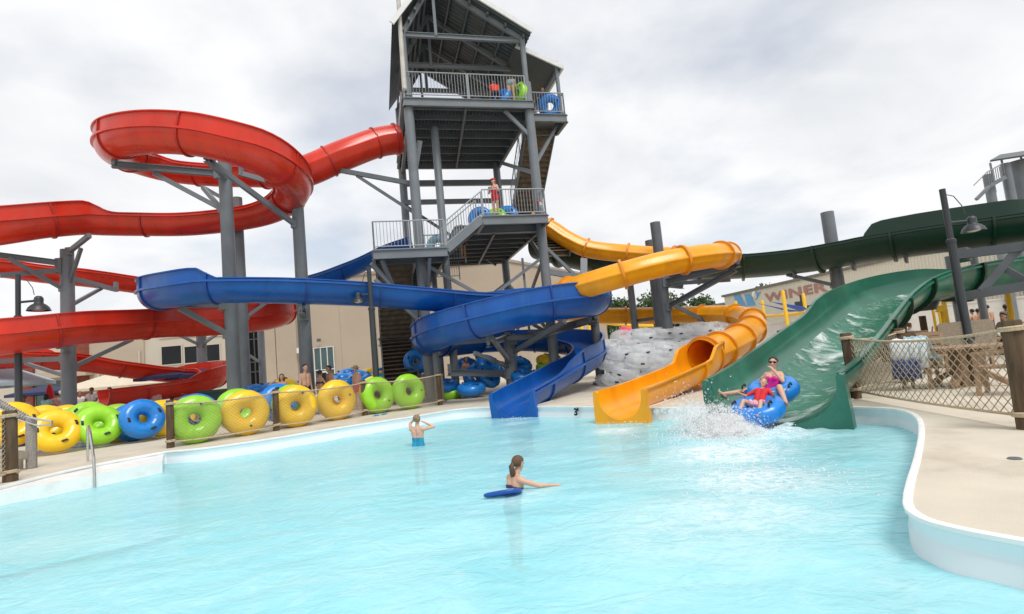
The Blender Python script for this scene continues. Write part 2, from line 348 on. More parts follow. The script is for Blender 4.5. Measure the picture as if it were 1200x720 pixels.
# water: rippled sheet, foam where the rides plunge in
wm=bpy.data.materials.new('pool_water'); wm.use_nodes=True; nt=wm.node_tree; N=nt.nodes; L=nt.links; b=N['Principled BSDF']
tc=N.new('ShaderNodeTexCoord')
def noise(scale,det=5,dist=0,vec=None,rough=.5):
    n=N.new('ShaderNodeTexNoise'); n.inputs['Scale'].default_value=scale; n.inputs['Detail'].default_value=det; n.inputs['Distortion'].default_value=dist; n.inputs['Roughness'].default_value=rough
    L.new(vec or tc.outputs['Object'],n.inputs['Vector']); return n.outputs[0]
def ramp(x,p0,p1,c0=(0,0,0,1),c1=(1,1,1,1)):
    r=N.new('ShaderNodeValToRGB'); e=r.color_ramp.elements; e[0].position=p0; e[1].position=p1; e[0].color=c0; e[1].color=c1; L.new(x,r.inputs[0]); return r.outputs[0]
def mth(op,a,bv):
    m=N.new('ShaderNodeMath'); m.operation=op
    for i,q in enumerate((a,bv)):
        if hasattr(q,'default_value'): L.new(q,m.inputs[i])
        else: m.inputs[i].default_value=q
    return m.outputs[0]
def mixc(f,a,bv):
    m=N.new('ShaderNodeMixRGB')
    for i,q in enumerate((f,a,bv)):
        if hasattr(q,'default_value'): L.new(q,m.inputs[i])
        else: m.inputs[i].default_value=q
    return m.outputs[0]
mp=N.new('ShaderNodeMapping'); mp.inputs['Scale'].default_value=(1,1.35,1); mp.inputs['Rotation'].default_value=(0,0,.35); L.new(tc.outputs['Object'],mp.inputs[0])
A=noise(.55,4,.6,mp.outputs[0]); Bn=noise(1.7,9,2.2,mp.outputs[0],.66)
c=mixc(ramp(A,.35,.68),(.37,.79,.86,1),(.49,.86,.91,1))
c=mixc(ramp(Bn,.48,.72,(0,0,0,1),(.5,.5,.5,1)),c,(.68,.93,.96,1))  # pale caustic-like light streaks painted into the water colour
foam=None
for (P,r0_,r1_,k) in [(gnd(880,505,WZ),.2,1.5,1.0),(gnd(850,530,WZ),.2,1.3,.8),(gnd(885,560,WZ),.1,1.3,.62),(gnd(860,600,WZ),.1,1.2,.40),(gnd(720,505,WZ),.05,.75,.5),(gnd(815,620,WZ),.1,1.3,.25),(gnd(600,497,WZ),.05,.6,.3),(gnd(615,580,WZ),.1,.6,.2)]:
    d=N.new('ShaderNodeVectorMath'); d.operation='DISTANCE'; L.new(tc.outputs['Object'],d.inputs[0]); d.inputs[1].default_value=P
    f=N.new('ShaderNodeMapRange'); f.interpolation_type='SMOOTHSTEP'; L.new(d.outputs['Value'],f.inputs[0]); f.inputs[1].default_value=r0_; f.inputs[2].default_value=r1_; f.inputs[3].default_value=k; f.inputs[4].default_value=0
    foam=f.outputs[0] if foam is None else mth('MAXIMUM',foam,f.outputs[0])
fn=noise(6,9,1.2,None,.7); fo=mth('MULTIPLY',foam,ramp(fn,.34,.60)); fo=mth('MINIMUM',mth('MULTIPLY',fo,1.5),.9)
c=mixc(fo,c,(.86,.92,.93,1))
L.new(c,b.inputs['Base Color']); b.inputs['Roughness'].default_value=.16; b.inputs['IOR'].default_value=1.33; b.inputs['Specular IOR Level'].default_value=.22
bpn=N.new('ShaderNodeBump'); bpn.inputs['Strength'].default_value=.34; bpn.inputs['Distance'].default_value=.05
L.new(mth('ADD',mth('ADD',noise(2.6,3,1.8,mp.outputs[0]),mth('MULTIPLY',noise(9,5,1.6,mp.outputs[0]),.35)),mth('MULTIPLY',fo,.3)),bpn.inputs['Height']); L.new(bpn.outputs[0],b.inputs['Normal'])
tr=N.new('ShaderNodeBsdfTransparent'); tr.inputs[0].default_value=(.72,.95,.98,1); ms=N.new('ShaderNodeMixShader')
L.new(mth('SUBTRACT',.30,mth('MULTIPLY',fo,.3)),ms.inputs[0]); L.new(b.outputs[0],ms.inputs[1]); L.new(tr.outputs[0],ms.inputs[2]); L.new(ms.outputs[0],N['Material Output'].inputs[0])
wpoly=offs(outl,-.0)
wo=flat('pool_water',[(p.x,p.y) for p in wpoly],None,WZ,wm)
# give the surface real ripples: regular grid clipped to the outline
bm=bmesh.new(); bm.from_mesh(wo.data)
for ax,lo,hi,stepv in((0,-9,7.6,.16),(1,1.2,18,.16)):
    q=lo
    while q<hi:
        no=(1,0,0) if ax==0 else (0,1,0); cc=(q,0,0) if ax==0 else (0,q,0)
        bmesh.ops.bisect_plane(bm,geom=bm.verts[:]+bm.edges[:]+bm.faces[:],plane_co=cc,plane_no=no); q+=stepv
from mathutils import noise as mn
for v in bm.verts:
    p=v.co; v.co.z+=.018*mn.noise(V((p.x*.9+p.y*.3,p.y*1.3,0)))+.014*mn.noise(V((p.x*2.3,p.y*3.1,4)))+.008*mn.noise(V((p.x*5,p.y*6,9)))
    dd=(V((p.x,p.y,WZ))-gnd(905,505,WZ)).length
    v.co.z+=.10*math.exp(-dd*dd/.8)*(.6+mn.noise(V((p.x*4,p.y*4,1))))
for f in bm.faces: f.smooth=True
bm.to_mesh(wo.data); bm.free()
# wet painted floor of the tube return lane, drain
lane=[gnd(*p) for p in [(44,533),(200,510),(199,478),(60,498)]]
mb=MB(); mb.add([p+V((0,0,.004)) for p in lane],[(0,1,2,3)]); tag(mb.build('wet_lane',mat('wet_blue_paint',(.42,.50,.58),.15,var=.25,vscale=1.6,dirt=(.55,.52,.40),dscale=1.1)),kind='structure')
mb=MB(); p=gnd(1189,538); mb.lathe([(0,.012),(.045,.012),(.055,.004),(.055,0)],20,p); tag(mb.build('floor_drain',DSTEEL,smooth=True),'small round dark metal drain cover in the concrete deck','drain')
# depth mark on the pool wall
def text(s,size,loc,R,m,name,parent=None,ext=.01,spacing=1.0,bold=0,xs=1.):
    cu=bpy.data.curves.new(name,'FONT'); cu.body=s; cu.size=size; cu.extrude=ext; cu.space_character=spacing; cu.offset=bold
    t=bpy.data.objects.new(name,cu); COL.objects.link(t); bpy.context.view_layer.update()
    me=bpy.data.meshes.new_from_object(t.evaluated_get(bpy.context.evaluated_depsgraph_get())); bpy.data.objects.remove(t)
    me.transform(M.Translation(V(loc))@R.to_4x4()@M.Diagonal((xs,1,1,1))); me.materials.clear(); me.materials.append(m)
    o=bpy.data.objects.new(name,me); COL.objects.link(o)
    if parent is not None: adopt(o,parent)
    return o
a=gnd(650,477); b_=gnd(740,478); d=(b_-a).normalized(); q=gnd(673.5,477.0); nrm=V((d.y,-d.x,0))
R=M((d,V((0,0,1)),nrm)).transposed()
tag(text("3'",.24,q+nrm*.045+V((0,0,-.20)),R,INK,'depth_marker',bold=.008),'black 3 foot depth mark on the white pool wall','depth marker')
# stainless handrail at the steps
hr=MB(); a=gnd(103,541); b_=gnd(111,573,-.3)
hr.sweep([a,a+V((0,0,.45)),a+V((.03,-.03,.72)),a*.75+b_*.25+V((0,0,.84)),a*.5+b_*.5+V((0,0,.80)),b_+V((-.04,.04,.55)),b_,b_+V((0,0,-.3))],.024,10)
o=hr.build('handrail',STAIN,smooth=True); tag(o,'bent stainless steel grab rail beside the pool entry steps','handrail')
# ================= BUILDINGS
def wallbox(mb,a,b,z0,z1,th,mi=0):
    a,b=V((a[0],a[1],0)),V((b[0],b[1],0)); t=(b-a).normalized(); n=V((-t.y,t.x,0))*th
    P=[a,b,b+n,a+n]; mb.prism([(p.x,p.y) for p in P],z0,z1,mi)
def panel(mb,a,b,u0,u1,z0,z1,out,th,mi=0):
    a,b=V((a[0],a[1],0)),V((b[0],b[1],0)); t=(b-a).normalized(); n=V((t.y,-t.x,0))
    p=a+t*u0+n*out; q=a+t*u1+n*out; wallbox(mb,p,q,z0,z1,th,mi)
# large beige hall behind the tower
c1=at(590,306,47); hz=c1.z; a0=at(306,330,47.5); c2=at(706,338,64)
A=(a0.x,a0.y); Bc=(c1.x,c1.y); Cc=(c2.x,c2.y); Dc=(a0.x,a0.y+30)
g=thing('hall_building',(Bc[0],Bc[1],0),'large windowless beige stucco hall behind the slide tower','building')
mb=MB(); mb.prism([A,Bc,Cc,(Cc[0]-20,Cc[1]+20),Dc],0,hz); mb.build('wall',BEIGE,g)
mb=MB()
for (p,q) in((A,Bc),(Bc,Cc)): panel(mb,p,q,-.05,(V(q)-V(p)).length+.05,hz-.02,hz+.22,.12,.4)
mb.build('roof_edge',mat('parapet_cap',(.33,.29,.24),.6),g)
for px in(318,331,343):
    p=at(px,400,47.4); u=p.x-A[0]; mb=MB(); panel(mb,A,Bc,u-.45,u+.45,0,hz-.4,.35,.5); mb.build('pilaster',BEIGE,g)
mb=MB(); 
for i in range(1,5):
    panel(mb,A,Bc,3.6+i*3.2,3.62+i*3.2,0,hz-.3,.012,.02)
mb.build('wall_joint',mat('joint_shadow_gap',(.33,.27,.21),.9),g)
u=at(369,440,47.3).x-A[0]; mb=MB(); wz=at(380,407,47.2).z; panel(mb,A,Bc,u,u+1.75,.1,wz,.06,.1); wf=mb.build('window',TEALG,g)
mb=MB()
for k in(0,.58,1.16,1.72): panel(mb,A,Bc,u+k,u+k+.07,.1,wz,.12,.07)
for z in(.1,wz*.5,wz-.04): panel(mb,A,Bc,u-.002,u+1.792,z,z+.07,.123,.07)
mb.build('frame',WHITEP,wf)
mb=MB(); panel(mb,A,Bc,u+.5,u+1.15,.1,1.9,.14,.05); dr=mb.build('door',WHITEP,g)
mb=MB(); panel(mb,A,Bc,u+.6,u+1.05,.7,1.75,.165,.03); mb.build('pane',GLASS,dr)
mb=MB(); p=at(352,411,47.2); mb.box((p.x,p.y-.3,p.z),(.3,.3,.45)); mb.build('wall_lamp',WHITEP,g)
mb=MB(); p=at(375,399,47.2); mb.box((p.x,p.y-.3,p.z),(.25,.3,.25)); mb.build('wall_lamp',DSTEEL,g)
# glazed entrance link and pale office block to the left
a0=at(262,380,50); b0=at(306,380,50)
g2=thing('glazed_entrance',(a0.x,a0.y,0),'tall dark glazed entrance between the pale block and the beige hall','building')
zt=at(290,360,50).z
mb=MB(); wallbox(mb,(a0.x,50),(b0.x,50),0,zt,8); mb.build('wall',BEIGE2,g2)
mb=MB(); wallbox(mb,(a0.x+2.3,49.9),(b0.x-.1,49.9),0,zt-.9,.1); gl=mb.build('window',GLASS,g2)
mb=MB()
for k in range(3): x=a0.x+2.3+k*(b0.x-a0.x-2.4)/2; wallbox(mb,(x-.05,49.8),(x+.05,49.8),0,zt-.9,.1)
for z in(.0,2.4,3.3,5.4,zt-1): wallbox(mb,(a0.x+2.3,49.83),(b0.x-.1,49.83),z,z+.1,.1)
mb.build('frame',DSTEEL,gl)
a0=at(-90,400,44); b0=at(264,380,46)
g3=thing('office_block',(a0.x,a0.y,0),'pale stucco block with square dark windows and red brown piers behind the red slide','building')
zt=at(200,376,45.4).z+.6
A3=(a0.x,a0.y); B3=(b0.x,b0.y); l3=(V(B3)-V(A3)).length
mb=MB(); wallbox(mb,A3,B3,0,zt,10); mb.build('wall',BEIGE2,g3)
def uof(px): 
    d=ray(px,420); t3=(V(B3)-V(A3)); # intersect ray (ground plan) with wall line
    den=d.x*t3.y-d.y*t3.x; s=(A3[0]*d.y-A3[1]*d.x)/(den) ; return s*l3
def zof(px,py,u):
    p=V(A3)+(V(B3)-V(A3)).normalized()*u; return at(px,py,p.y).z
for (x0,x1,y0,y1) in[(190,213,407,428),(217,232,407,426),(240,258,405,424),(189,214,386,396),(217,238,386,394),(244,262,386,394)]:
    u0_,u1_=uof(x0),uof(x1); z0,z1=zof(x0,y1,u0_),zof(x0,y0,u0_)
    mb=MB(); panel(mb,A3,B3,u0_,u1_,z0,z1,.03,.05); wn=mb.build('window',GLASS,g3)
    mb=MB()
    for (a,b2,c_,d_) in((u0_-.09,u0_,z0-.09,z1+.09),(u1_,u1_+.09,z0-.09,z1+.09),(u0_,u1_,z1,z1+.09),(u0_,u1_,z0-.09,z0)): panel(mb,A3,B3,a,b2,c_,d_,.08,.1)
    mb.build('frame',BEIGE2,wn)
for (x0,x1,yt) in[(29,41,395),(91,106,396),(-30,-18,395)]:
    u0_,u1_=uof(x0),uof(x1); mb=MB(); panel(mb,A3,B3,u0_,u1_,0,zof(x0,yt,u0_),.25,.3); mb.build('brick_pier',BRICK,g3)
u0_,u1_=uof(42),uof(112); mb=MB(); panel(mb,A3,B3,u0_,u1_,zof(60,444,u0_),zof(60,437,u0_),1.2,1.2); mb.build('entrance_canopy',BEIGE,g3)
mb=MB(); panel(mb,A3,B3,u0_,u1_-.6,0,zof(60,447,u0_),.04,.06); mb.build('shopfront',TEALG,g3)
mb=MB(); panel(mb,A3,B3,uof(105),uof(170),0,zof(130,397,uof(120))-.3,.16,.2); mb.build('block_wall',BEIGE,g3)
for px in(118,166):
    mb=MB(); u=uof(px); p=V(A3)+(V(B3)-V(A3)).normalized()*u; mb.sweep([(p.x,p.y-.3,0),(p.x,p.y-.3,5.)],.07,8); mb.build('downpipe',BEIGE2,g3,smooth=True)
mb=MB(); panel(mb,A3,B3,-.1,l3+.1,zt,zt+.25,.12,.5); mb.build('roof_edge',BEIGE,g3)
# corrugated hall with painted logo, right
a0=at(848,344,80); b0=at(1010,318.5,57); A4=V((a0.x,a0.y)); t4=V((b0.x-a0.x,b0.y-a0.y)); l4=t4.length; B4=A4+t4*2.6; ze=(a0.z+b0.z)/2
g4=thing('metal_hall',(a0.x,a0.y,0),'cream corrugated metal hall with a painted blue W logo and red lettering','building')
mb=MB(); n=int((B4-A4).length/.34); t=(B4-A4).normalized(); nn=V((t.y,-t.x)); prof=[]
for i in range(n):
    for k,o_ in((0,0),(.12,0),(.17,.05),(.29,.05)):
        p=A4+t*(i*.34+k)+nn*o_; prof.append(p)
vs_=[(p.x,p.y,0) for p in prof]+[(p.x,p.y,ze) for p in prof]; k=len(prof)
mb.add(vs_,[(i,i+1,k+i+1,k+i) for i in range(k-1)]); wallbox(mb,A4+V((.02,.05)),B4+V((.02,.05)),0,ze-.02,14); mb.build('wall',CREAM,g4)
mb=MB(); wallbox(mb,A4+nn*.25-t*.3,B4+nn*.25,ze-.03,ze+.28,14.4); mb.build('roof',mat('roof_trim',(.19,.17,.14),.6),g4)
R4=M((V((t.x,t.y,0)),V((0,0,1)),V((nn.x,nn.y,0)))).transposed()
def on4(px,py,out=.08):   # point of the photo on this wall
    d=ray(px,py); den=d.x*t.y-d.y*t.x; s=(A4.x*t.y-A4.y*t.x)/den
    p=d*s; return V((p.x,p.y,H+p.z))+V((nn.x,nn.y,0))*out
pp=on4(898,351.5); qq=on4(899,343)
o=text('WINER',1.5,V((pp.x,pp.y,pp.z-.28)),R4,LETT,'lettering',g4,spacing=1.12,bold=.06,xs=1.95)
mb=MB()
for poly in([(859.5,345.5),(868,345.3),(876,359.8),(865,359.8)],[(872.5,345),(880,344.3),(886,357.8),(876.5,358.5)],[(881.5,343.4),(892,342.3),(887,351.5)]):
    P=[on4(x,y,.09) for x,y in poly]; mb.slab(P,.03)
mb.build('logo',LOGOB,g4)
mb=MB(); mb.sph(on4(886.8,345.6,.13),(.55,.06,.55),14,8); mb.build('logo_spot',WHITEP,g4,smooth=True)
# low wing and white screen wall
g5=thing('low_wing',at(800,390,95).to_2d().to_3d(),'low grey wing beside the corrugated hall','building')
a0=at(795,366,95); b0=at(848,357,85); mb=MB(); wallbox(mb,(a0.x,a0.y),(b0.x,b0.y),0,b0.z,8); mb.build('wall',mat('grey_siding',(.42,.42,.40),.7),g5)
mb=MB(); wallbox(mb,(a0.x-.2,a0.y-.3),(b0.x,b0.y-.3),b0.z-.01,b0.z+.3,8.6); mb.build('roof',mat('grey_roof_trim',(.24,.24,.23),.6),g5)
a0=at(880,380,48); b0=at(1230,350,38); zz=at(920,374,47).z
mb=MB(); wallbox(mb,(a0.x,a0.y),(b0.x,b0.y),0,2.3,.3); wallbox(mb,(a0.x-.05,a0.y-.05),(b0.x,b0.y-.05),2.302,2.42,.4); tag(mb.build('garden_wall',mat('white_wall',(.62,.60,.56),.8,var=.04)),'long low white wall in front of the cream corrugated hall','wall')
# ================= TREES behind
LEAF=[mat('leaf_dark',(.030,.065,.016),.6,var=.3),mat('leaf_mid',(.055,.105,.026),.6,var=.3),mat('leaf_light',(.095,.15,.04),.6,var=.3)]
BARK=mat('bark',(.09,.065,.045),.9,var=.3,bump=.3)
def tree(x,y,h,wd,label,seed):
    rg=random.Random(seed); g=thing('broadleaf_tree',(x,y,0),label,'tree','trees beyond the water park')
    mb=MB(); top=V((x+rg.uniform(-.4,.4),y,h*.62)); mb.sweep([(x,y,-.1),(x+.1,y,h*.3),top],[.32,.24,.1],8)
    cl=[]
    for i in range(13):
        a=rg.uniform(0,6.28); r=wd*.5*math.sqrt(rg.random())*.8; z=h*rg.uniform(.42,.92)
        r*=math.sqrt(max(.1,1-((z/h-.6)/.42)**2)); c=V((x+r*math.cos(a),y+r*math.sin(a)*.8,z)); cl.append((c,rg.uniform(.13,.24)*wd)); mb.sweep([(x,y,h*.33),(V((x,y,h*.4))+c)/2,c],[.12,.07,.03],5)
    mb.build('trunk',BARK,g,smooth=True)
    mb=MB()
    for c,r in cl:
        for k in range(120):
            d=V((rg.gauss(0,1),rg.gauss(0,1),rg.gauss(0,1))).normalized()*r*rg.uniform(.45,1.05); d.z*=.75
            p=c+d; s=rg.uniform(.16,.34)*(h/9); u=V((rg.gauss(0,1),rg.gauss(0,1),rg.gauss(0,1))).normalized(); v=u.cross(V((rg.gauss(0,1),rg.gauss(0,1),rg.gauss(0,1)))).normalized()
            mb.add([p-u*s,p-v*s*.55,p+u*s,p+v*s*.55],[(0,1,2,3)],0 if rg.random()<.4 else (1 if rg.random()<.65 else 2))
    mb.build('crown',LEAF,g,fix=False)
for i,(px,py,Y,wd,lb) in enumerate([(716,352,95,9,'bushy dark tree at the left end of the row behind the yellow slide'),(735,349,100,9,'round tree behind the yellow slide, left of the twin grey columns'),(760,345,98,11,'tall tree just left of the twin grey columns'),(784,349,102,8,'tree behind the twin grey columns, mostly hidden by them'),(806,344,97,10,'tall tree right of the twin grey columns'),(824,348,100,9,'smaller tree beside the low grey wing'),(888,333.5,105,10,'treetop showing above the roof of the corrugated hall'),(700,362,70,6,'shrubby tree seen under the blue slide by the yellow post')]):
    p=at(px,py,Y); tree(p.x,Y,p.z,wd,lb,i+3)
# ================= WATER SLIDES
def flume_profile(a,b,wl,wr,t=.035,lip=.055,ridge=True):
    rg=.075 if ridge else .0
    o=[(-a-lip,wl),(-a-lip,wl-.035),(-a-.001,wl-.04),(-a,.045),(-a-rg,.035),(-a-rg,-.03),(-a,-.04)]
    for i in range(1,16):
        f=math.radians(-90+180*i/16); o.append((a*math.sin(f),-b*math.cos(f)))
    o+=[(a,-.04),(a+rg,-.03),(a+rg,.035),(a,.045),(a+.001,wr-.04),(a+lip,wr-.035),(a+lip,wr)]
    i_=[(a-t,wr),(a-t,.0)]
    for i in range(1,16):
        f=math.radians(90-180*i/16); i_.append(((a-t)*math.sin(f),-(b-t)*math.cos(f)))
    i_+=[(-a+t,0),(-a+t,wl)]
    return o+i_
def tube_profile(a,t=.03,ridge=.045):
    o=[]
    for i in range(28):
        f=2*math.pi*i/28; o.append((a*math.cos(f),a*math.sin(f)))
    o2=[]
    for i,p in enumerate(o):
        o2.append(p)
    # ridge at both sides
    out=[(a+ridge,-.02),(a+ridge,.02)]+o[1:14]+[(-a-ridge,.02),(-a-ridge,-.02)]+o[15:28]
    return out
class Path:
    def __init__(s,pts,a,b,wmin=.11,step=.22):
        P=[]
        for q in pts:
            px,py,Y=q[:3]; wl=q[3] if len(q)>3 else wmin; wr=q[4] if len(q)>4 else wmin
            c=at(px,py,Y); P.append((c.x,c.y,c.z,wl,wr,len(q)>5 and q[5] or a))
        S,par=catmull(P,step); s.par=par; s.C=[V(q[:3]) for q in S]; sh=lambda w:wmin+max(0,w-wmin)*min(1,max(0,(w-.16)/.15)); s.wl=[sh(q[3]) for q in S]; s.wr=[sh(q[4]) for q in S]; s.a=[q[5] for q in S]; s.rat=b/a
        n=len(s.C); s.T=[]; s.S=[]; s.U=[]
        for i in range(n):
            t=(s.C[min(i+2,n-1)]-s.C[max(i-2,0)]).normalized(); x=t.cross(V((0,0,1))).normalized(); s.T.append(t); s.S.append(x); s.U.append(x.cross(t))
    def idx(s,k): 
        return min(range(len(s.par)),key=lambda i:abs(s.par[i]-k))
    def w(s,i,p): return s.C[i]+s.S[i]*p[0]+s.U[i]*p[1]
    def loft(s,mb,i0,i1,pf,cap=True,closed=True):
        vs=[];fs=[];k=None
        for i in range(i0,i1+1):
            pr=pf(i); k=len(pr); vs+=[s.w(i,p) for p in pr]
        n=i1-i0+1; kk=k if closed else k-1
        for i in range(n-1):
            for j in range(kk): fs.append((i*k+j,i*k+(j+1)%k,(i+1)*k+(j+1)%k,(i+1)*k+j))
        o=len(mb.v); mb.add(vs,fs)
        if cap:   # rims: close the thickness with quads between outer and inner skins
            for e in(0,n-1):
                pass
                # outer 0..no-1 , inner no..k-1 reversed
                for j in range(16):
                    a0,a1=6+j,7+j
                    b0,b1=k-2-j,k-3-j
                    mb.f.append((o+e*k+a0,o+e*k+a1,o+e*k+b1,o+e*k+b0)); mb.m.append(0)
                mb.f.append((o+e*k+0,o+e*k+3,o+e*k+6,o+e*k+k-2,o+e*k+k-1)); mb.m.append(0)
                mb.f.append((o+e*k+28,o+e*k+25,o+e*k+22,o+e*k+30,o+e*k+29)); mb.m.append(0)
    def open(s,i0,i1,name,m,parent,ridge=True):
        mb=MB(); s.loft(mb,i0,i1,lambda i:flume_profile(s.a[i],s.a[i]*s.rat,s.wl[i],s.wr[i],ridge=ridge)); return mb.build(name,m,parent,smooth=True,ang=35)
    def tube(s,i0,i1,name,m,parent):
        mb=MB(); 
        s.loft(mb,i0,i1,lambda i:tube_profile(s.a[i]),cap=False)
        s.loft(mb,i0,i1,lambda i:[(q[0]*(s.a[i]-.03)/1.,q[1]*(s.a[i]-.03)) for q in [(math.cos(2*math.pi*j/28),-math.sin(2*math.pi*j/28)) for j in range(28)]],cap=False)
        return mb.build(name,m,parent,smooth=True,ang=35)
    def flange(s,i,kind,m,parent,wd=.07,hh=.075):
        i=max(1,min(len(s.C)-2,i)); mb=MB(); a=s.a[i]; b=a*s.rat; vs=[];fs=[]
        if kind=='open':
            o=[(-a,s.wl[i])]+[(a*math.sin(math.radians(-90+180*j/20)),-b*math.cos(math.radians(-90+180*j/20))) for j in range(21)]+[(a,s.wr[i])]; cl=False
        else: o=[(a*math.cos(2*math.pi*j/28),a*math.sin(2*math.pi*j/28)) for j in range(28)]; cl=True
        n=len(o); nrm=[]
        for j in range(n):
            x,y=o[j]
            if kind=='open' and y>=-.001: d=(1 if x>0 else -1,0)
            else: l=math.hypot(x/a/a,y/b/b) if kind=='open' else 1; d=(x/a/a/l,y/b/b/l) if kind=='open' else (x/a,y/a)
            nrm.append(d)
        for k_ in(-1,1):
            for dd in(-.005,hh):
                for j in range(n):
                    q=(o[j][0]+nrm[j][0]*dd,o[j][1]+nrm[j][1]*dd); vs.append(s.w(i,q)+s.T[i]*(k_*wd/2))
        # rows: 0:(-,in)1:(-,out)2:(+,in)3:(+,out)
        for j in range(n if cl else n-1):
            j2=(j+1)%n
            fs+=[(j,j2,n+j2,n+j),(2*n+j,3*n+j,3*n+j2,2*n+j2),(n+j,n+j2,3*n+j2,3*n+j),(j,2*n+j,2*n+j2,j2)]
        if not cl: fs+=[(0,n,3*n,2*n),(n-1,2*n-1,4*n-1,3*n-1)]
        mb.add(vs,fs); return mb.build('joint_flange',m,parent,smooth=True,ang=35)
def end_plate(P,i,m,parent,zb,depth=.12,name='end_panel',zs=0.):
    a=P.a[i]; b=a*P.rat
    for sg in(-1,1):
        pl=[(sg*(a-.03)*math.sin(math.radians(90*j/12)),-(b-.03)*math.cos(math.radians(90*j/12))) for j in range(13)]
        wv=P.wl[i] if sg<0 else P.wr[i]
        pl+=[(sg*(a-.03),wv*.7),(sg*(a+.02),wv),(sg*(a+.075),wv*.8),(sg*(a+.09),-.1),(sg*(a+.10+zs),zb),(0,zb)]
        k=len(pl); mb=MB(); vs=[P.w(i,q)-P.T[i]*(depth*.4) for q in pl]+[P.w(i,q)+P.T[i]*(depth*.6) for q in pl]
        mb.add(vs,[tuple(range(k)),tuple(range(2*k-1,k-1,-1))]+[(j,(j+1)%k,k+(j+1)%k,k+j) for j in range(k)]); mb.build(name,m,parent,smooth=True,ang=30)
def flanges(P,i0,i1,kind,m,parent,every,**k):
    L_=0; i=i0; P_=[]; tot=sum((P.C[j+1]-P.C[j]).length for j in range(i0,i1)); n=max(1,round(tot/every)); nxt=tot/n*.5
    for j in range(i0,i1):
        L_+=(P.C[j+1]-P.C[j]).length
        if L_>=nxt: P.flange(j,kind,m,parent,**k); nxt+=tot/n
# ---- red
rp_=[(468,163,22.6),(440,168,22.2),(400,183,21.6),(350,203,21.2),(300,202,21.5,.1,.1),(250,201,21.6,.1,.15),(200,196,21.4,.1,.45),(163,186,20.4,.1,.48),(138,175,18.7,.1,.48),(139,164,17.4,.1,.48),(167,158,16.8,.1,.5),(208,158,16.6,.1,.52),(250,164,16.6,.1,.54),(297,178,16.8,.1,.55),(328,197,17.6,.1,.5),(343,214,18.9,.1,.4),(340,229,20.2,.1,.2),(318,243,20.9,.1,.15),(280,252,21),(220,258,20.8),(160,258,20.4),(120,257,20.0,.3,.1),(95,256,19.6,.5,.1),(50,259,18.7,.5,.1),(0,266,18,.5,.1),(-60,275,18,.5),(-100,287,19.5,.5),(-100,298,21.5,.5),(-55,305,22.8,.4),(0,309,23.4,.3),(50,316,24.2,.3),(100,321,25,.35),(150,328,26,.3),(200,336,27,.15),(260,345,27.5,.2),(310,352,27.5,.5),(333,358,26.5,.5),(325,368,24.8,.5),(285,374,23.4,.5),(235,377,22.6,.5),(187,378,21.6,.5),(140,381,20.2,.5),(90,384,19,.5),(40,390,18.1,.5),(0,395,17.7,.5),(-55,403,18,.5),(-85,412,19.5,.5),(-60,418,21.5,.5),(-20,417,22.6,.4),(25,415,23.3,.3),(60,417,23.8,.3),(105,421,25,.12),(150,428,26,.12),(190,433,27,.12),(222,434,27.6,.35),(246,434,27.2,.45),(252,438,26,.45),(238,444,25,.4),(205,450,24.2,.12),(165,455,23.4,.12),(121,460,22.3,.12)]
P=Path(rp_,.62,.62,step=.17); st=P.C[0]
RS=thing('water_slide',(st.x,st.y,0),'red open slide winding down in stacked loops from a short red tube at the tower','water slide')
i1=P.idx(3); n_=len(P.C)-1
P.tube(0,i1,'tube_section',RED,RS); P.open(i1,n_,'open_flume',RED,RS)
flanges(P,0,i1,'tube',REDR,RS,2.2,wd=.05,hh=.05); P.flange(1,'tube',REDR,RS); P.flange(i1,'tube',REDR,RS,hh=.09); flanges(P,i1,n_,'open',REDR,RS,3.0,wd=.06,hh=.05)
RP=P
# ---- blue
bp_=[(478,283,26.5),(440,296,25.8),(400,314,24.8),(350,331,23.8),(290,336,23),(235,338,22.2,.1,.3),(203,341,21,.1,.45),(186,344,19.4,.1,.45),(190,341,18.1,.1,.45),(216,337,17.3,.1,.45),(245,333,17.1,.1,.42),(262,333,17.1,.1,.15),(300,333,17.5,.11,.11,.63),(350,334,18.2,.11,.11,.66),(430,338,19.2,.11,.11,.66),(500,344,19.8,.11,.11,.65),(560,349,20.6,.25,.11,.63),(620,348,21.8,.45),(666,347,22,.45),(692,348,20.4,.5),(690,350,18.6,.5),(650,354,17.8,.5),(600,364,17.7,.5),(550,377,18.1,.5),(515,388,19.2,.5),(502,398,21,.45),(522,401,23,.3),(560,398,24.4,.3),(610,396,25,.4),(655,399,24.6,.5),(686,405,22.8,.55),(688,415,20.6,.5),(665,428,18.6,.45),(635,445,16.8,.2),(600,464,15.1)]
P=Path(bp_,.62,.62); st=P.C[0]; n_=len(P.C)-1
BS=thing('water_slide',(st.x,st.y,0),'blue open slide making one long flat loop and a tight spiral before the pool','water slide')
P.open(0,n_,'open_flume',BLUE,BS); flanges(P,0,n_,'open',BLUER,BS,2.6,wd=.06,hh=.05); end_plate(P,n_,BLUE,BS,-.80,.16); BP=P
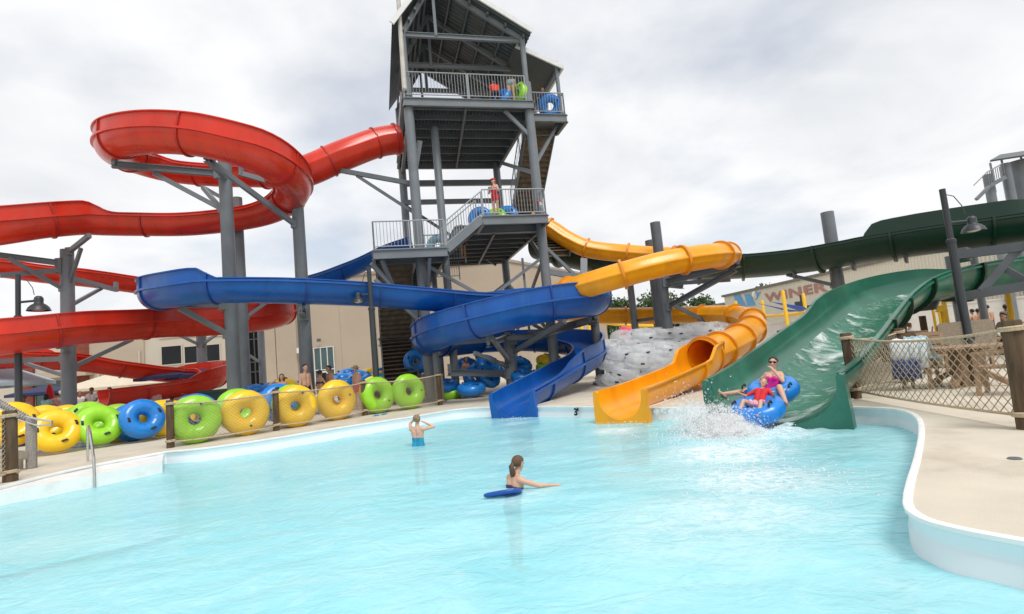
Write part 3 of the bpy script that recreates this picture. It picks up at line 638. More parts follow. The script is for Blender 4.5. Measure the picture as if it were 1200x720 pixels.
# ---- yellow
yp_=[(622,258,25.2),(645,268,25),(665,281,24.8),(690,292,24.6),(730,297,24.3),(790,301,23.5),(835,301,22),(852,299,20.3),(848,299,18.6),(825,301,17.6),(780,309,17.2),(730,322,17.2),(690,334,17.6),(660,343,18.6),(640,352,20.5),(640,360,23.5),(660,366,26),(705,370,27.5),(760,370,27.3),(815,369,25.8),(855,369,24),(879,374,22.2,.1,.1,.43),(881,385,20.2,.1,.1,.46),(865,399,18.2,.1,.1,.48),(843,410,16.9,.1,.1,.50),(824,418,16.1,.1,.1,.50)]
P=Path(yp_,.41,.41,step=.12); st=P.C[0]; n_=len(P.C)-1
YS=thing('water_slide',(st.x,st.y,0),'yellow enclosed tube slide ending in an open trough at the pool','water slide')
P.tube(0,n_,'tube_section',YEL,YS); flanges(P,0,n_,'tube',YELR,YS,2.0,wd=.08,hh=.085); P.flange(n_-1,'tube',YELR,YS,wd=.1,hh=.1); P.flange(1,'tube',YELR,YS)
P=Path([(828,417,16.3,.4,.4,.53),(818,423,15.6,.35,.35,.53),(812,428,15.2,.2,.2,.53),(800,434,14.8,.12,.12,.5),(775,445,13.8,.11,.11,.5),(750,455,12.9,.11,.11,.51),(727,463,11.95,.11,.11,.53)],.5,.52)
n_=len(P.C)-1; P.open(0,n_,'exit_trough',YEL,YS,ridge=False); end_plate(P,n_,YEL,YS,-.62,.16); P.flange(P.idx(2.4),'open',YEL,YS,wd=.2,hh=.05)
YP=P
# ---- green
gp_=[(632,285,27.5),(665,293,26.8),(700,300,26.4),(760,306,26),(820,307,25.6),(870,305,25.2),(930,299,24.2),(985,290,23,.1),(1005,286,22.6,.2),(1022,283,22.3,.9),(1060,277,21.6,1.0),(1100,271,20.9,1.0),(1160,263,20,1.0),(1220,256,19.3,1.),(1290,253,19.3,1.),(1360,257,18.6,1.),(1370,280,17.2,1.),(1310,303,17,.9),(1240,306,18,.5,.1),(1180,310,18.3,.12,.12),(1120,318,18.3,.12,.3),(1075,327,17.9,.12,.36),(1042,338,17.2,.12,.36),(1015,354,16,.12,.36),(990,375,14.2,.12,.14),(960,402,12.2,.12,.12),(929,429,10.6,.12,.12,1.12),(902,448,9.4,.12,.12,1.05)]
P=Path(gp_,1.16,.86,step=.3); st=P.C[0]; n_=len(P.C)-1
GS=thing('water_slide',(st.x,st.y,0),'wide green family raft slide, dark outside, splashing into the pool at the right','water slide')
mb=MB(); iS=P.idx(18)
P.open(0,iS,'open_flume',DGRN,GS); P.open(iS,n_,'exit_flume',GRN,GS)
flanges(P,0,n_-12,'open',DGRN,GS,2.9,wd=.09,hh=.13); GP=P
# flared green end walls standing in the pool
end_plate(P,n_,GRN,GS,-1.2,.22,'end_wall',.02)
# thin running water with foam in the lower green flume
fw_=bpy.data.materials.new('running_water'); fw_.use_nodes=True; nt=fw_.node_tree; N=nt.nodes; L=nt.links; b=N['Principled BSDF']; tc=N.new('ShaderNodeTexCoord')
b.inputs['Base Color'].default_value=(.80,.88,.86,1); b.inputs['Roughness'].default_value=.15
f=mth('ADD',mth('MULTIPLY',ramp(noise(.75,7,1.1,None,.62),.53,.66),.75),mth('MULTIPLY',ramp(noise(4,7,1.2,None,.65),.52,.7),.28))
gl=N.new('ShaderNodeBsdfGlossy'); gl.inputs['Roughness'].default_value=.08; gl.inputs['Color'].default_value=(.75,.95,.88,1); tr=N.new('ShaderNodeBsdfTransparent'); tr.inputs[0].default_value=(.78,.95,.88,1)
m1=N.new('ShaderNodeMixShader'); m1.inputs[0].default_value=.08; L.new(tr.outputs[0],m1.inputs[1]); L.new(gl.outputs[0],m1.inputs[2])
m2=N.new('ShaderNodeMixShader'); L.new(mth('MINIMUM',f,.8),m2.inputs[0]); L.new(m1.outputs[0],m2.inputs[1]); L.new(b.outputs[0],m2.inputs[2]); L.new(m2.outputs[0],N['Material Output'].inputs[0])
bpn=N.new('ShaderNodeBump'); bpn.inputs['Strength'].default_value=.7; bpn.inputs['Distance'].default_value=.05; L.new(noise(3,5,1),bpn.inputs['Height'])
for q in(b,gl): L.new(bpn.outputs[0],q.inputs['Normal'])
mb=MB(); 
P.loft(mb,P.idx(20),n_,lambda i:[((x/10)*(P.a[i]-.05)*math.sin(math.radians(52)),-(P.a[i]*P.rat-.05)*math.sqrt(1-((x/10)*math.sin(math.radians(52)))**2)+.03) for x in range(-10,11)],cap=False,closed=False)
mb.build('running_water',fw_,GS,smooth=True)
# saddles: dark brackets below flumes
def saddle(P,k,m,parent,drop=.35):
    i=P.idx(k); c=P.w(i,(0,-P.a[i]*P.rat)); mb=MB(); s=P.S[i]
    mb.slab([c-s*.55+V((0,0,.22)),c-s*.2+V((0,0,.02)),c+s*.2+V((0,0,.02)),c+s*.55+V((0,0,.22)),c+s*.3-V((0,0,drop)),c-s*.3-V((0,0,drop))],.09)
    mb.build('saddle',m,parent)
for k in(2,4,6,7.6,10,12,14,18.5,20,21): saddle(GP,k,DSTEEL,GS,.22)
# ================= SUPPORT COLUMNS
def column(px,py,Y,top,r,label,arms=(),mat_=STEEL,r2=None,base=True,ground=0.,tiprel=1.):
    p=at(px,py,Y); zt=at(top[0],top[1],Y).z
    g=thing('slide_support',(p.x,Y,0),label,'support column','steel supports of the slides')
    mb=MB(); r2=r2 or r*.9; pts=[(p.x,Y,0),(p.x,Y,zt*.5),(p.x,Y,zt)]; mb.sweep(pts,[r,(r+r2)/2,r2],20); mb.build('pole',mat_,g,smooth=True)
    mb=MB(); mb.cyl((p.x,Y,0),(p.x,Y,.06),r+.16,n=20); 
    for a in range(8): mb.cyl((p.x+(r+.1)*math.cos(a*.785),Y+(r+.1)*math.sin(a*.785),.05),(p.x+(r+.1)*math.cos(a*.785),Y+(r+.1)*math.sin(a*.785),.13),.022,n=6)
    mb.build('base_plate',mat_,g,smooth=True)
    for A_ in arms:
        (a,b_)=A_[:2]; wd=A_[2] if len(A_)>2 else .14
        a=at(*a) if len(a)==3 else a
        q=V((p.x,Y,at(b_[0],b_[1],Y).z)); d=(a-q).normalized(); q2=q+V((d.x,d.y,0))*(r*.7)
        mb=MB(); (mb.ibeam if wd>.15 else mb.beam)(q2,a,wd,wd*1.25); mb.box(q2+V((d.x,d.y,0)).normalized()*.03,(wd*1.5,wd*1.5,wd*2.2)); mb.build('arm' if wd>.13 else 'brace',mat_,g)
        if wd>.13: mb=MB(); mb.beam(a-d*.08-V((0,0,.02)),a-d*.08+V((0,0,.34)),.12,.16,up=(0,1,0)); mb.build('bracket',mat_,g)
    return g
column(268,300,19,(266,187),.235,'thick front grey column under the top red loop with a long arm to the left',[((131,193,17.8),(262,204),.18),((180,203,18.3),(262,246),.12),((241,186,16.9),(266,207),.16),((238,220,20),(262,250),.12),((172,388-31,18),(270,356),.2),((210,361,17.9),(270,392),.14)],r2=.225)
column(281,300,21.5,(279,232),.21,'thinner grey column just behind the thick front one',[((237,219,21.4),(279,240),.12),((312,355,22),(281,372),.1)],r2=.19)
column(352,300,20.2,(350,213),.25,'grey column right of the top red loop with a diagonal brace to its left',[((280,203,19.2),(350,221),.14),((247,190,17.4),(350,264),.14),((330,235,20.4),(350,226),.12),((353,363,18.2),(356,370),.2)],r2=.215)
column(80,400,20,(78,293),.24,'grey column at the left crossed by the red runs, lamp post to its left',[((105,276,19.2),(78,296),.13),((95,291,19.6),(79,335),.1),((-20,297,18.4),(78,309),.16),((0,323,18.6),(79,317),.13),((10,303,18.5),(80,339),.1),((137,340,23.5),(80,325),.14),((119,338,22.6),(80,358),.1),((-10,424,21),(80,420),.15),((30,426,21.8),(80,441),.1),((155,398,22.),(82,430),.12),((70,404,19),(80,408),.15)])
column(236,400,28.5,(234,362),.26,'grey column behind the lowest red loop, above the green bin',[((206,391,27),(236,404),.1),((262,386,27),(236,404),.1),((258,449,26),(237,450),.14)])
column(307,420,31,(306,372),.2,'slim grey column in front of the tall dark glazed entrance',[((280,409,29.5),(307,425),.1),((325,372,28),(307,378),.14)])
column(598,420,23,(590,392),.27,'grey column at the centre of the blue spiral with arms both ways',[((662,377,20.2),(597,414),.15),((700,373,21.5),(592,399),.2),((572,404,18.6),(594,395),.16),((525,437,21),(598,438),.2),((556,414,20.5),(598,430),.12),((576,396,18.4),(595,425),.13)],mat_=STEEL,r2=.24)
column(697,380,22.3,(694,330),.19,'dark column at the right end of the blue spiral',[((690,374,20.5),(696,372),.2),((640,392,21.2),(697,376),.16)],mat_=DSTEEL)
column(513,450,20.6,(509,412),.13,'short thin grey post under the left end of the blue spiral')
column(776,330,22.8,(768,261),.215,'taller, right hand one of the twin grey columns behind the heap of clear tubes',[((866,309,19.4),(785,331),.2),((862,316,19.6),(787,360),.16),((856,328,21.5),(783,333),.13),((800,336,23.8),(784,333),.16)],mat_=DSTEEL,r2=.215)
column(768,330,24.6,(763,282),.25,'shorter, left hand one of the twin grey columns behind the heap of clear tubes',[((832,379,25.2),(777,350),.13),((741,377,27),(776,372),.12)],mat_=DSTEEL,r2=.25)
column(980,320,24,(969,249),.27,'grey column standing up behind the dark green flume at the right',[((908,320,24.4),(977,308),.16),((922,322,24.4),(980,334),.12),((1008,307,23.),(976,306),.16)],mat_=STEEL,r2=.27)
column(738,330,26.6,(737,308),.18,'short grey column hidden behind the yellow front run',[],mat_=STEEL)
# green truss frame at the right edge
g=thing('slide_truss',at(1195,300,16.4).to_2d().to_3d(),'dark steel truss frame carrying the green slide at the right edge','support frame')
for (a,b_,w_) in [((1120,349,15.),(1215,333,13.6),.2),((1122,299,15),(1215,287,13.6),.2),((1150,341,14.5),(1197,288,13.9),.16),((1176,314,14.2),(1212,334,13.6),.13),((1125,298,15),(1132,300,15.1),.3)]:
    mb=MB(); mb.beam(at(a[0],a[1],a[2]+2.1),at(b_[0],b_[1],b_[2]+2.1),w_*1.15,w_*1.35); mb.build('beam',DSTEEL,g)
p=at(1222,330,15.6); mb=MB(); mb.cyl((p.x,p.y,0),(p.x,p.y,at(1222,280,15.6).z),.2,n=20); mb.build('pole',DSTEEL,g,smooth=True)
for q in((1118,340,24),(1147,335,23)):
    p=at(*q); g=thing('slide_support',(p.x,p.y,0),'slim grey post on a flared footing below the green slide, '+('left' if q[0]<1130 else 'right')+' of a pair','support column','steel supports of the slides')
    zz=at(q[0],300,q[2]).z; mb=MB(); mb.cyl((p.x,p.y,.55),(p.x,p.y,zz),.14,n=14); mb.build('pole',STEEL,g,smooth=True)
    mb=MB(); mb.lathe([(.5,0),(.5,.25),(.2,.6),(0,.6)],4,(p.x,p.y,0),M.Rotation(.6,3,'Z')); mb.build('footing',CONC,g)
# ================= SLIDE TOWER
O=at(478,117,21.5); ZT=O.z; AN=math.radians(14.2); W_=5.2; D_=6.9
U_=V((math.cos(AN),math.sin(AN),0)); Vv=V((-math.sin(AN),math.cos(AN),0)); O=V((O.x,O.y,0))
def tw(u,v,z): return O+U_*u+Vv*v+V((0,0,z))
def ploc(px,py,z):
    p=gnd(px,py,z)-O; return p.dot(U_),p.dot(Vv)
ZL=at(523,290,21.).z; lnA=ploc(437,291,ZL); lnB=ploc(523,290,ZL)
ZM=at(640,251,22.).z; mdA=ploc(566,252,ZM); mdB=ploc(641,251,ZM)
print('tower',ZT,ZL,ZM,lnA,lnB,mdA,mdB)
TW=thing('slide_tower',tw(W_/2,D_/2,0),'tall grey steel slide tower with a gabled roof, stairs and railed platforms','tower')
ZE=at(617,47,22.9).z; 
RIDGE_U=ploc(513,-8,ZE+2.3)[0]; ZR=ZE+2.0
for (u,v,zt) in((0,0,ZE),(W_,0,ZE),(0,D_,ZE),(W_,D_,ZE),(W_+1.75,.7,ZE-.6)):
    mb=MB(); zb=ZT-.4 if u>W_ else 0
    mb.cyl(tw(u,v,zb),tw(u,v,ZT+.9 if u<=W_ else zt),.21 if u<=W_ else .09,.2 if u<=W_ else .09,n=18)
    if u<=W_: mb.cyl(tw(u,v,ZT+.9),tw(u,v,zt),.12,n=14); mb.cyl(tw(u,v,0),tw(u,v,.08),.4,n=18)
    mb.build('column',STEEL,TW,smooth=True)
for u,v in((1.15,1.1),(.75,2.4)):
    mb=MB(); zt=at(497,147,22.5).z if u>1 else ZL
    mb.sweep([tw(u,v,0),tw(u,v,zt-.25),tw(u+.0,v+.08,zt-.05),tw(u+.05,v+.3,zt)],.17 if u>1 else .12,16); mb.build('riser_pipe',STEEL,TW,smooth=True)
# roof
def roofpiece(u0,u1,uR,v0,v1,ze0,ze1,zr,name):
    for (ua,za,ub,zb_) in((u0,ze0,uR,zr),(uR,zr,u1,ze1)):
        if abs(ua-ub)<.05: continue
        mb=MB(); n=int((v1-v0)/.26)
        vs_=[]
        for i in range(n+1):
            for k,o_ in((0,0),(.35,0),(.5,.04),(.85,.04)):
                vv=v0+(v1-v0)*(i+k)/(n+1); vs_+=[tw(ua,vv,za+o_),tw(ub,vv,zb_+o_)]
        mb.add(vs_,[(2*i,2*i+1,2*i+3,2*i+2) for i in range(len(vs_)//2-1)]); mb.build(name,CORR,TW)
        mb=MB(); mb.beam(tw(ua,v0-.05,za+.03),tw(ub,v0-.05,zb_+.03),.08,.2); mb.build('barge_board',WHITEP,TW)
u0=-.45; u1=W_+.35; zl_=at(461,33,21.2).z
uR=W_*.27; sl=(ZE+.15-zl_)
roofpiece(u0,u1,uR,-.45,D_+.4,zl_,ZE+.05,ZE+2.55,'roof_sheet')
for v in(0,2.3,4.6,6.9):
    mb=MB(); mb.ibeam(tw(0,v,ZE-.1),tw(W_,v,ZE-.1),.14,.2); mb.beam(tw(0,v,ZE-.05),tw(uR,v,ZE+2.35),.12,.2); mb.beam(tw(uR,v,ZE+2.35),tw(W_,v,ZE-.05),.12,.2); mb.beam(tw(uR,v,ZE-.1),tw(uR,v,ZE+2.35),.12,.12); mb.beam(tw(W_*.65,v,ZE-.05),tw(W_,v,ZE-1.2),.08,.1) if v>4 else None; mb.build('roof_truss',STEEL,TW)
mb=MB()
for k in range(5):
    f=k/5; mb.beam(tw(W_+(uR-W_)*f,-.3,ZE+2.35*f-.02),tw(W_+(uR-W_)*f,D_+.2,ZE+2.35*f-.02),.08,.12)
    mb.beam(tw(uR*f,-.3,ZE+2.35*f-.02),tw(uR*f,D_+.2,ZE+2.35*f-.02),.08,.12)
mb.build('purlin',DSTEEL,TW)
# stair-bay roof, one step lower
bu0,bu1=W_+.1,W_+2.0; zb0=ZE-.12; zb1=at(652,74,23.3).z
mb=MB(); mb.slab([tw(bu0-.3,.55,zb0+.1),tw(bu1,.55,zb1),tw(bu1,D_+.4,zb1),tw(bu0-.3,D_+.4,zb0+.1)],.04); mb.build('roof_sheet',CORR,TW)
mb=MB(); mb.beam(tw(bu0-.25,.5,zb0+.1),tw(bu1,.5,zb1+.03),.08,.2); mb.beam(tw(bu1,.5,zb1+.02),tw(bu1,D_+.4,zb1+.02),.1,.14); mb.build('barge_board',WHITEP,TW)
mb=MB(); mb.beam(tw(W_+1.75,.7,zb1-.1),tw(W_+1.75,D_,zb1-.1),.1,.15); mb.cyl(tw(W_+1.75,D_,ZT),tw(W_+1.75,D_,zb1),.09); mb.build('stair_bay_frame',STEEL,TW)
# floors
def floor(poly,z,name='platform',fas=.34,joists=True,th=.05):
    mb=MB(); mb.slab([tw(u,v,z-th) for u,v in poly],th); k=len(poly)
    for i in range(k):
        a=poly[i]; b_=poly[(i+1)%k]; mb.ibeam(tw(a[0],a[1],z-th-fas/2-.003),tw(b_[0],b_[1],z-th-fas/2-.003),.14,fas)
    o=mb.build(name,STEEL,TW)
    us=[p[0] for p in poly]; vs_=[p[1] for p in poly]; u0,u1,v0,v1=min(us),max(us),min(vs_),max(vs_)
    if joists:
        mb=MB(); v=v0+.35
        while v<v1-.2: mb.beam(tw(u0+.08,v,z-th-.19),tw(u1-.08,v,z-th-.19),.08,.24); v+=.95
        mb.beam(tw((u0+u1)/2-.2,v0+.1,z-th-.35),tw((u0+u1)/2+.35,v1-.1,z-th-.35),.1,.06); mb.build('joists',DSTEEL,TW)
        mb=MB(); n=int((u1-u0)/.16); vv=[]
        for i in range(n):
            for k_,o_ in((0,0),(.3,0),(.5,-.045),(.8,-.045)):
                x=u0+.1+(u1-u0-.2)*(i+k_)/n; vv+=[tw(x,v0+.1,z-th-.012+o_),tw(x,v1-.1,z-th-.012+o_)]
        mb.add(vv,[(2*i,2*i+1,2*i+3,2*i+2) for i in range(len(vv)//2-1)]); mb.build('floor_pan',CORR,TW)
    return o
floor([(-.2,-.25),(W_+.15,-.25),(W_+.15,D_),(-.2,D_)],ZT)
floor([(W_+.3,.45),(W_+1.9,.45),(W_+1.9,1.9),(W_+.3,1.9)],ZT-.25,joists=False)
floor([(-.2,.2),(lnB[0],.2),(lnB[0],D_),(-.2,D_)],ZL)
floor([(mdA[0]-.9,mdA[1]+1.5),(W_+.15,mdA[1]+1.5),(W_+.15,D_+.9),(mdA[0]-.9,D_+.9)],ZM-.004)
la0=lnA[0]; lb0=lnB[0]; lv=(lnA[1]+lnB[1])/2
floor([(la0,lv),(lb0,lv),(lb0,.18),(la0,.18)],ZL-.002,joists=False)
ma0=mdA[0]; mb0=mdB[0]; mv=(mdA[1]+mdB[1])/2
floor([(ma0,mv),(mb0,mv),(mb0,mv+1.5),(ma0,mv+1.5)],ZM,joists=False)
def rail(path,h=1.08,sp=.125,m=RAIL,name='railing'):
    mb=MB()
    for a,b_ in zip(path[:-1],path[1:]):
        a,b_=V(a),V(b_); Lr=(b_-a).length; hz=V((0,0,1))
        mb.cyl(a+hz*h,b_+hz*h,.027,n=6); mb.cyl(a+hz*.1,b_+hz*.1,.022,n=6)
        n=max(1,int(Lr/sp))
        for i in range(1,n): p=a.lerp(b_,i/n); mb.cyl(p+hz*.1,p+hz*h,.0105,n=4,cap=False)
        k=max(1,round(Lr/1.8))
        for i in range(k+1): p=a.lerp(b_,i/k); mb.cyl(p-hz*.12,p+hz*h,.032,n=6)
    return mb.build(name,m,TW)
zt=ZT+.02; rail([tw(-.15,-.22,zt),tw(W_*.48,-.22,zt)]); rail([tw(W_*.48+.06,-.22,zt),tw(W_-.15,-.22,zt)])
rail([tw(-.15,D_-.05,zt),tw(-.15,1.5,zt)]); rail([tw(0,D_,zt),tw(W_,D_,zt)])
rail([tw(W_+.35,.5,ZT-.23),tw(W_+1.85,.5,ZT-.23),tw(W_+1.85,1.9,ZT-.23)],.98)
rail([tw(lb0-.05,lv+.05,ZL),tw(la0+.05,lv+.05,ZL),tw(la0+.05,.1,ZL)])
rail([tw(ma0+.05,mv+.05,ZM),tw(mb0-.05,mv+.05,ZM),tw(mb0-.05,mv+1.45,ZM)])
rail([tw(.3,D_-.1,ZL),tw(2.6,D_-.1,ZL)],1.1); rail([tw(.3,2.1,ZL+.02),tw(2.2,2.1,ZL+.02)],1.2)
# open stair from the landing up to the guard platform
def stair(p0,p1,wid,wv,m=STEEL,tread=DSTEEL,name='stair',n=None,solid=False):
    p0,p1=V(p0),V(p1); mb=MB(); n=n or max(3,int(abs(p1.z-p0.z)/.18)); wv=V(wv)
    for k in(0,1): mb.beam(p0+wv*(wid*k)-V((0,0,.12)),p1+wv*(wid*k)-V((0,0,.12)),.06,.3)
    run=(p1-p0); rh=V((run.x,run.y,0)).normalized(); o=mb.build(name,m,TW)
    mb=MB(); dep=V((run.x,run.y,0)).length/n
    for i in range(n):
        c=p0.lerp(p1,(i+.5)/n)+wv*(wid/2); x=rh*(dep*.62); y=wv*(wid/2-.035)
        mb.slab([c-x-y,c+x-y,c+x+y,c-x+y],.05)
        if solid: mb.slab([c+x-y-V((0,0,.2)),c+x+y-V((0,0,.2)),c+x+y,c+x-y],.03)
    if solid: y=wv*(wid/2-.04); q0=p0+wv*(wid/2)-V((0,0,.20)); q1=p1+wv*(wid/2)-V((0,0,.20)); mb.slab([q0-y,q1-y,q1+y,q0+y],.03)
    mb.build('treads',tread,o)
    return o
s0=tw(lb0,lv+.05,ZL); s1=tw(ma0,mv+.05,ZM); stair(s0,s1,1.2,Vv)
rail([s0,s1],1.0,.14); rail([s0+Vv*1.2,s1+Vv*1.2],1.0,.14)
stair(tw(W_+.35,5.6,9.2),tw(W_+.35,1.9,ZT-.27),1.45,U_,tread=STWOOD,solid=True)
stair(tw(W_+.35,1.6,ZL+.1),tw(W_+.35,5.6,9.15),1.45,U_,tread=STWOOD,solid=True)
floor([(W_+.3,5.6),(W_+1.9,5.6),(W_+1.9,6.9),(W_+.3,6.9)],9.18,joists=False)
rail([tw(W_+.33,5.6,9.25),tw(W_+.33,1.9,ZT-.2)],1.0,.3)
stair(tw(-1.75,5.3,3.0),tw(-1.75,.3,ZL-.08),1.45,U_,tread=STWOOD,solid=True)
stair(tw(-1.75,.2,.05),tw(-1.75,5.3,2.95),1.45,U_,tread=STWOOD,solid=True)
floor([(-1.8,5.3),(-.3,5.3),(-.3,6.7),(-1.8,6.7)],3.0,joists=False)
# frame beams and bracing
def br(a,b_,w_=.14,h=.18,m=STEEL,name='beam'): 
    mb=MB(); mb.beam(tw(*a),tw(*b_),w_,h); mb.build(name,m,TW)
zb=at(560,203,21.5).z
for v in(D_,): br((0,v,ZT-1.2),(W_+1.6,v,ZT-1.2),.2,.3); 
br((0,D_-.2,ZT-2.3),(W_,D_-.2,ZT-2.3),.16,.25)
br((0,0,ZT-.6),(0,D_,ZT-.6),.14,.22)
br((0,D_,ZT-2.4),(W_*.9,D_,ZL+.6),.12,.14,DSTEEL,'brace'); 
br((W_,0,ZT-3.2),(W_,D_*.8,ZT-.6),.14,.16,STEEL,'brace'); br((W_,0,ZT-1.6),(W_-1.1,0,ZT-.4),.12,.14,STEEL,'brace'); br((W_,.3,ZT-2.9),(W_+1.7,1.2,ZT-.4),.12,.14,STEEL,'brace')
for (a,b_) in(((0,0,ZL-.4),(W_,0,2.2)),((0,0,2.2),(W_,0,ZL-.4)),((0,D_,ZL-.4),(W_,D_,2.2)),((0,D_,2.2),(W_,D_,ZL-.4)),((W_,0,2.2),(W_,D_,ZL-.4)),((W_,0,ZL-.4),(W_,D_,2.2)),((W_-.9,.2,ZL-.4),(W_-.9,.2,2.)),((0,0,ZL-.4),(0,D_,2.2))): br(a,b_,.1,.13,STEEL,'brace')
br((0,0,2.2),(W_,0,2.2)); br((0,D_,2.2),(W_,D_,2.2))
mb=MB(); c=tw(W_/2,-.01,(ZL-.4+2.2)/2); mb.slab([c-U_*.3+V((0,-.08,-.25)),c+U_*.3+V((0,-.08,-.25)),c+U_*.3+V((0,-.08,.25)),c-U_*.3+V((0,-.08,.25))],.03); mb.build('gusset_plate',STEEL,TW)
for u in(la0+.3,lb0-.7): br((u,lv+.1,ZL-.4),(u*.6+.0,.1,ZL-2.),.12,.14,STEEL,'brace')
br((la0-.1,lv+.2,ZL-.5),(la0+1.6,.2,ZL-2.6),.12,.15,STEEL,'brace'); br((la0,lv+.3,ZL-1.1),(la0+1.9,.2,ZL-3.1),.1,.12,STEEL,'brace')
# brackets to the red tube and yellow tube
mb=MB(); mb.beam(at(399,200,21.4),tw(-.05,.3,at(470,217,21.8).z),.13,.18); mb.beam(at(418,206,21.5),tw(-.05,.3,at(470,252,21.8).z),.09,.12); mb.build('bracket',DSTEEL,TW)
mb=MB(); mb.beam(at(404,197,21.5),at(399,185,21.5),.1,.14); mb.build('hanger',DSTEEL,TW)
mb=MB(); q=tw(W_,.1,at(643,318,23).z); mb.beam(q,at(676,325,23.6),.16,.22); mb.beam(tw(W_,.1,at(641,286,23).z),at(676,325,23.6),.1,.14); mb.beam(at(684,327,23.9),at(684,304,24.2),.3,.2,up=(0,1,0)); mb.build('bracket',STEEL,TW)
# mast fixed to the front column, guard's rescue tube on the platform corner
mb=MB(); a=at(474,104,21.2); b_=at(464,-40,21.2); mb.sweep([a,a.lerp(b_,.5),b_],[.10,.09,.08],14); mb.sph(a,.11,10,8); mb.build('mast',mat('mast_paint',(.52,.50,.45),.45),TW,smooth=True)
mb=MB(); mb.beam(at(487,196,22.6),at(492,165,22.3),.18,.14); mb.build('speaker_housing',RAIL,TW)
# distant tower at the right edge
a=at(1163,215,40); g=thing('distant_tower',(a.x,40,0),'distant grey ride tower with a round tank and flat canopy above the dark green flume','tower')
mb=MB(); c=at(1201,210,40); zt=at(1200,190,40).z; mb.cyl((c.x,40,0),(c.x,40,zt),1.25,n=32); mb.build('tank',STEEL,g,smooth=True)
for px,pt in((1157,205),(1178,192)):
    p=at(px,pt,39); mb=MB(); mb.cyl((p.x,39,0),(p.x,39,p.z),.3,n=18); mb.build('pole',STEEL,g,smooth=True)
for q in((1163,190),(1176,184),(1199,181)): p=at(*q,39); mb=MB(); mb.cyl((p.x,39.2,at(1170,225,39).z),(p.x,39.2,p.z),.07,n=8); mb.build('canopy_post',RAIL,g)
mb=MB(); mb.slab([at(1160,190,38.4),at(1172,183,41),at(1225,175,41),at(1225,180,38.4)],-.12); mb.build('canopy',CORR,g)
mb=MB(); a=at(1160,218,38.5); b_=at(1178,208,38.5)
for k in range(9): p=a.lerp(b_,k/8); mb.cyl(p,p+V((0,0,1.05)),.025,n=5)
mb.cyl(a+V((0,0,1.05)),b_+V((0,0,1.05)),.035,n=6); mb.beam(a,b_,.2,.25); a2=at(1144,234,38.5); mb.beam(a,a2,.2,.2); mb.cyl(a2+V((0,0,1.05)),a+V((0,0,1.05)),.035,n=6); mb.build('stair_railing',STEEL,g)
# ================= INNER TUBES
def ring(R,r,sy=1.,n=44,k=16,lump=.012):
    mb=MB(); vs=[];fs=[]
    for i in range(n):
        a=2*math.pi*i/n; q=1+lump*math.cos(a*11)
        for j in range(k):
            b=2*math.pi*j/k; rr2=r*q; x=(R+rr2*math.cos(b)); vs.append((x*math.cos(a),x*math.sin(a)*sy,rr2*math.sin(b)*.95))
    for i in range(n):
        for j in range(k): fs.append((i*k+j,((i+1)%n)*k+j,((i+1)%n)*k+(j+1)%k,i*k+(j+1)%k))
    mb.add(vs,fs)
    return mb
def tube_proto(m,R=.352,r=.224,n=44,k=16,parts=True,hm=BLACK,lump=.012):
    g=thing('inner_tube',(0,0,0),'proto','inner tube'); o=ring(R,r,1,n,k,lump).build('ring',m,smooth=True,ang=80,fix=False); o.parent=g
    if parts:
        for a in(.55,2.4,3.9):
            mb=MB(); 
            for s_ in(1,):
                pts=[]
                for t in(-.16,-.15,-.08,0,.08,.15,.16):
                    aa=a+t*.9; rr2=R+.05; zz=r*.95*math.sqrt(max(0,1-(.05/r)**2)); pts.append(V((rr2*math.cos(aa),rr2*math.sin(aa),zz+(.028 if abs(t)<.12 else (.012 if abs(t)<.155 else -.01)))))
                for p,q in zip(pts[:-1],pts[1:]): mb.beam(p,q,.055,.014)
            h=mb.build('handle',hm); h.parent=g
        mb=MB(); mb.cyl((R*math.cos(1.5),R*math.sin(1.5),-r*.9),(R*math.cos(1.5),R*math.sin(1.5),-r*1.0),.03,n=10); h=mb.build('valve',hm); h.parent=g
    return g
PB,PY,PG=tube_proto(TBLUE),tube_proto(TYEL),tube_proto(TGRN)
PC=tube_proto(CLEAR,n=44,k=12,parts=False,lump=.045)
for a in(.4,2.4,4.5):
    mb=MB()
    for t in(-.13,0,.065): mb.beam((.585*math.cos(a+t),.585*math.sin(a+t),.03),(.585*math.cos(a+t+.065+(.065 if t<0 else 0)),.585*math.sin(a+t+.065+(.065 if t<0 else 0)),.03),.02,.065)
    h=mb.build('handle',BLACK); h.parent=PC
protos={'b':PB,'y':PY,'g':PG,'c':PC}
def place(c,loc,nrm,spin,label,group,scale=1.):
    nrm=V(nrm).normalized(); q=nrm.to_track_quat('Z','Y').to_matrix().to_4x4()
    return dup(protos[c],M.Translation(V(loc))@q@M.Rotation(spin,4,'Z')@M.Diagonal((scale,scale,scale,1)),label,group)
CN={'b':'blue','y':'yellow','g':'lime green'}
FG='inner tubes lined up behind the rope fence'
fd=V((.695,.719,0)); fn_=V((.719,-.695,0))
rowlab=[('g',231,522,'lime green upright inner tube at the left end of the fenced row'),
('y',291,513,'yellow upright inner tube second from the left in the fenced row'),
('y',350,504,'yellow inner tube upright just right of the second fence post'),
('y',398,497,'yellow inner tube upright just left of the third fence post'),
('g',446,487,'lime green inner tube upright just right of the third fence post'),
('g',483,480,'lime green inner tube upright at the right end of the fenced row')]
def lineY(px):
    q=[(200,525),(324,505),(428,487),(516,475)]
    for (a,b),(c,d) in zip(q[:-1],q[1:]):
        if px<=c: return b+(d-b)*(px-a)/(c-a)
for i,(c,px,py,lb) in enumerate(rowlab):
    p=gnd(px,lineY(px)); place(c,p+V((0,0,.585))-fn_*.13,-(fn_+V((rnd(-.1,.1)-.12,rnd(-.05,.05),rnd(.08,.18)))),rnd(0,6),lb,FG,1.045)
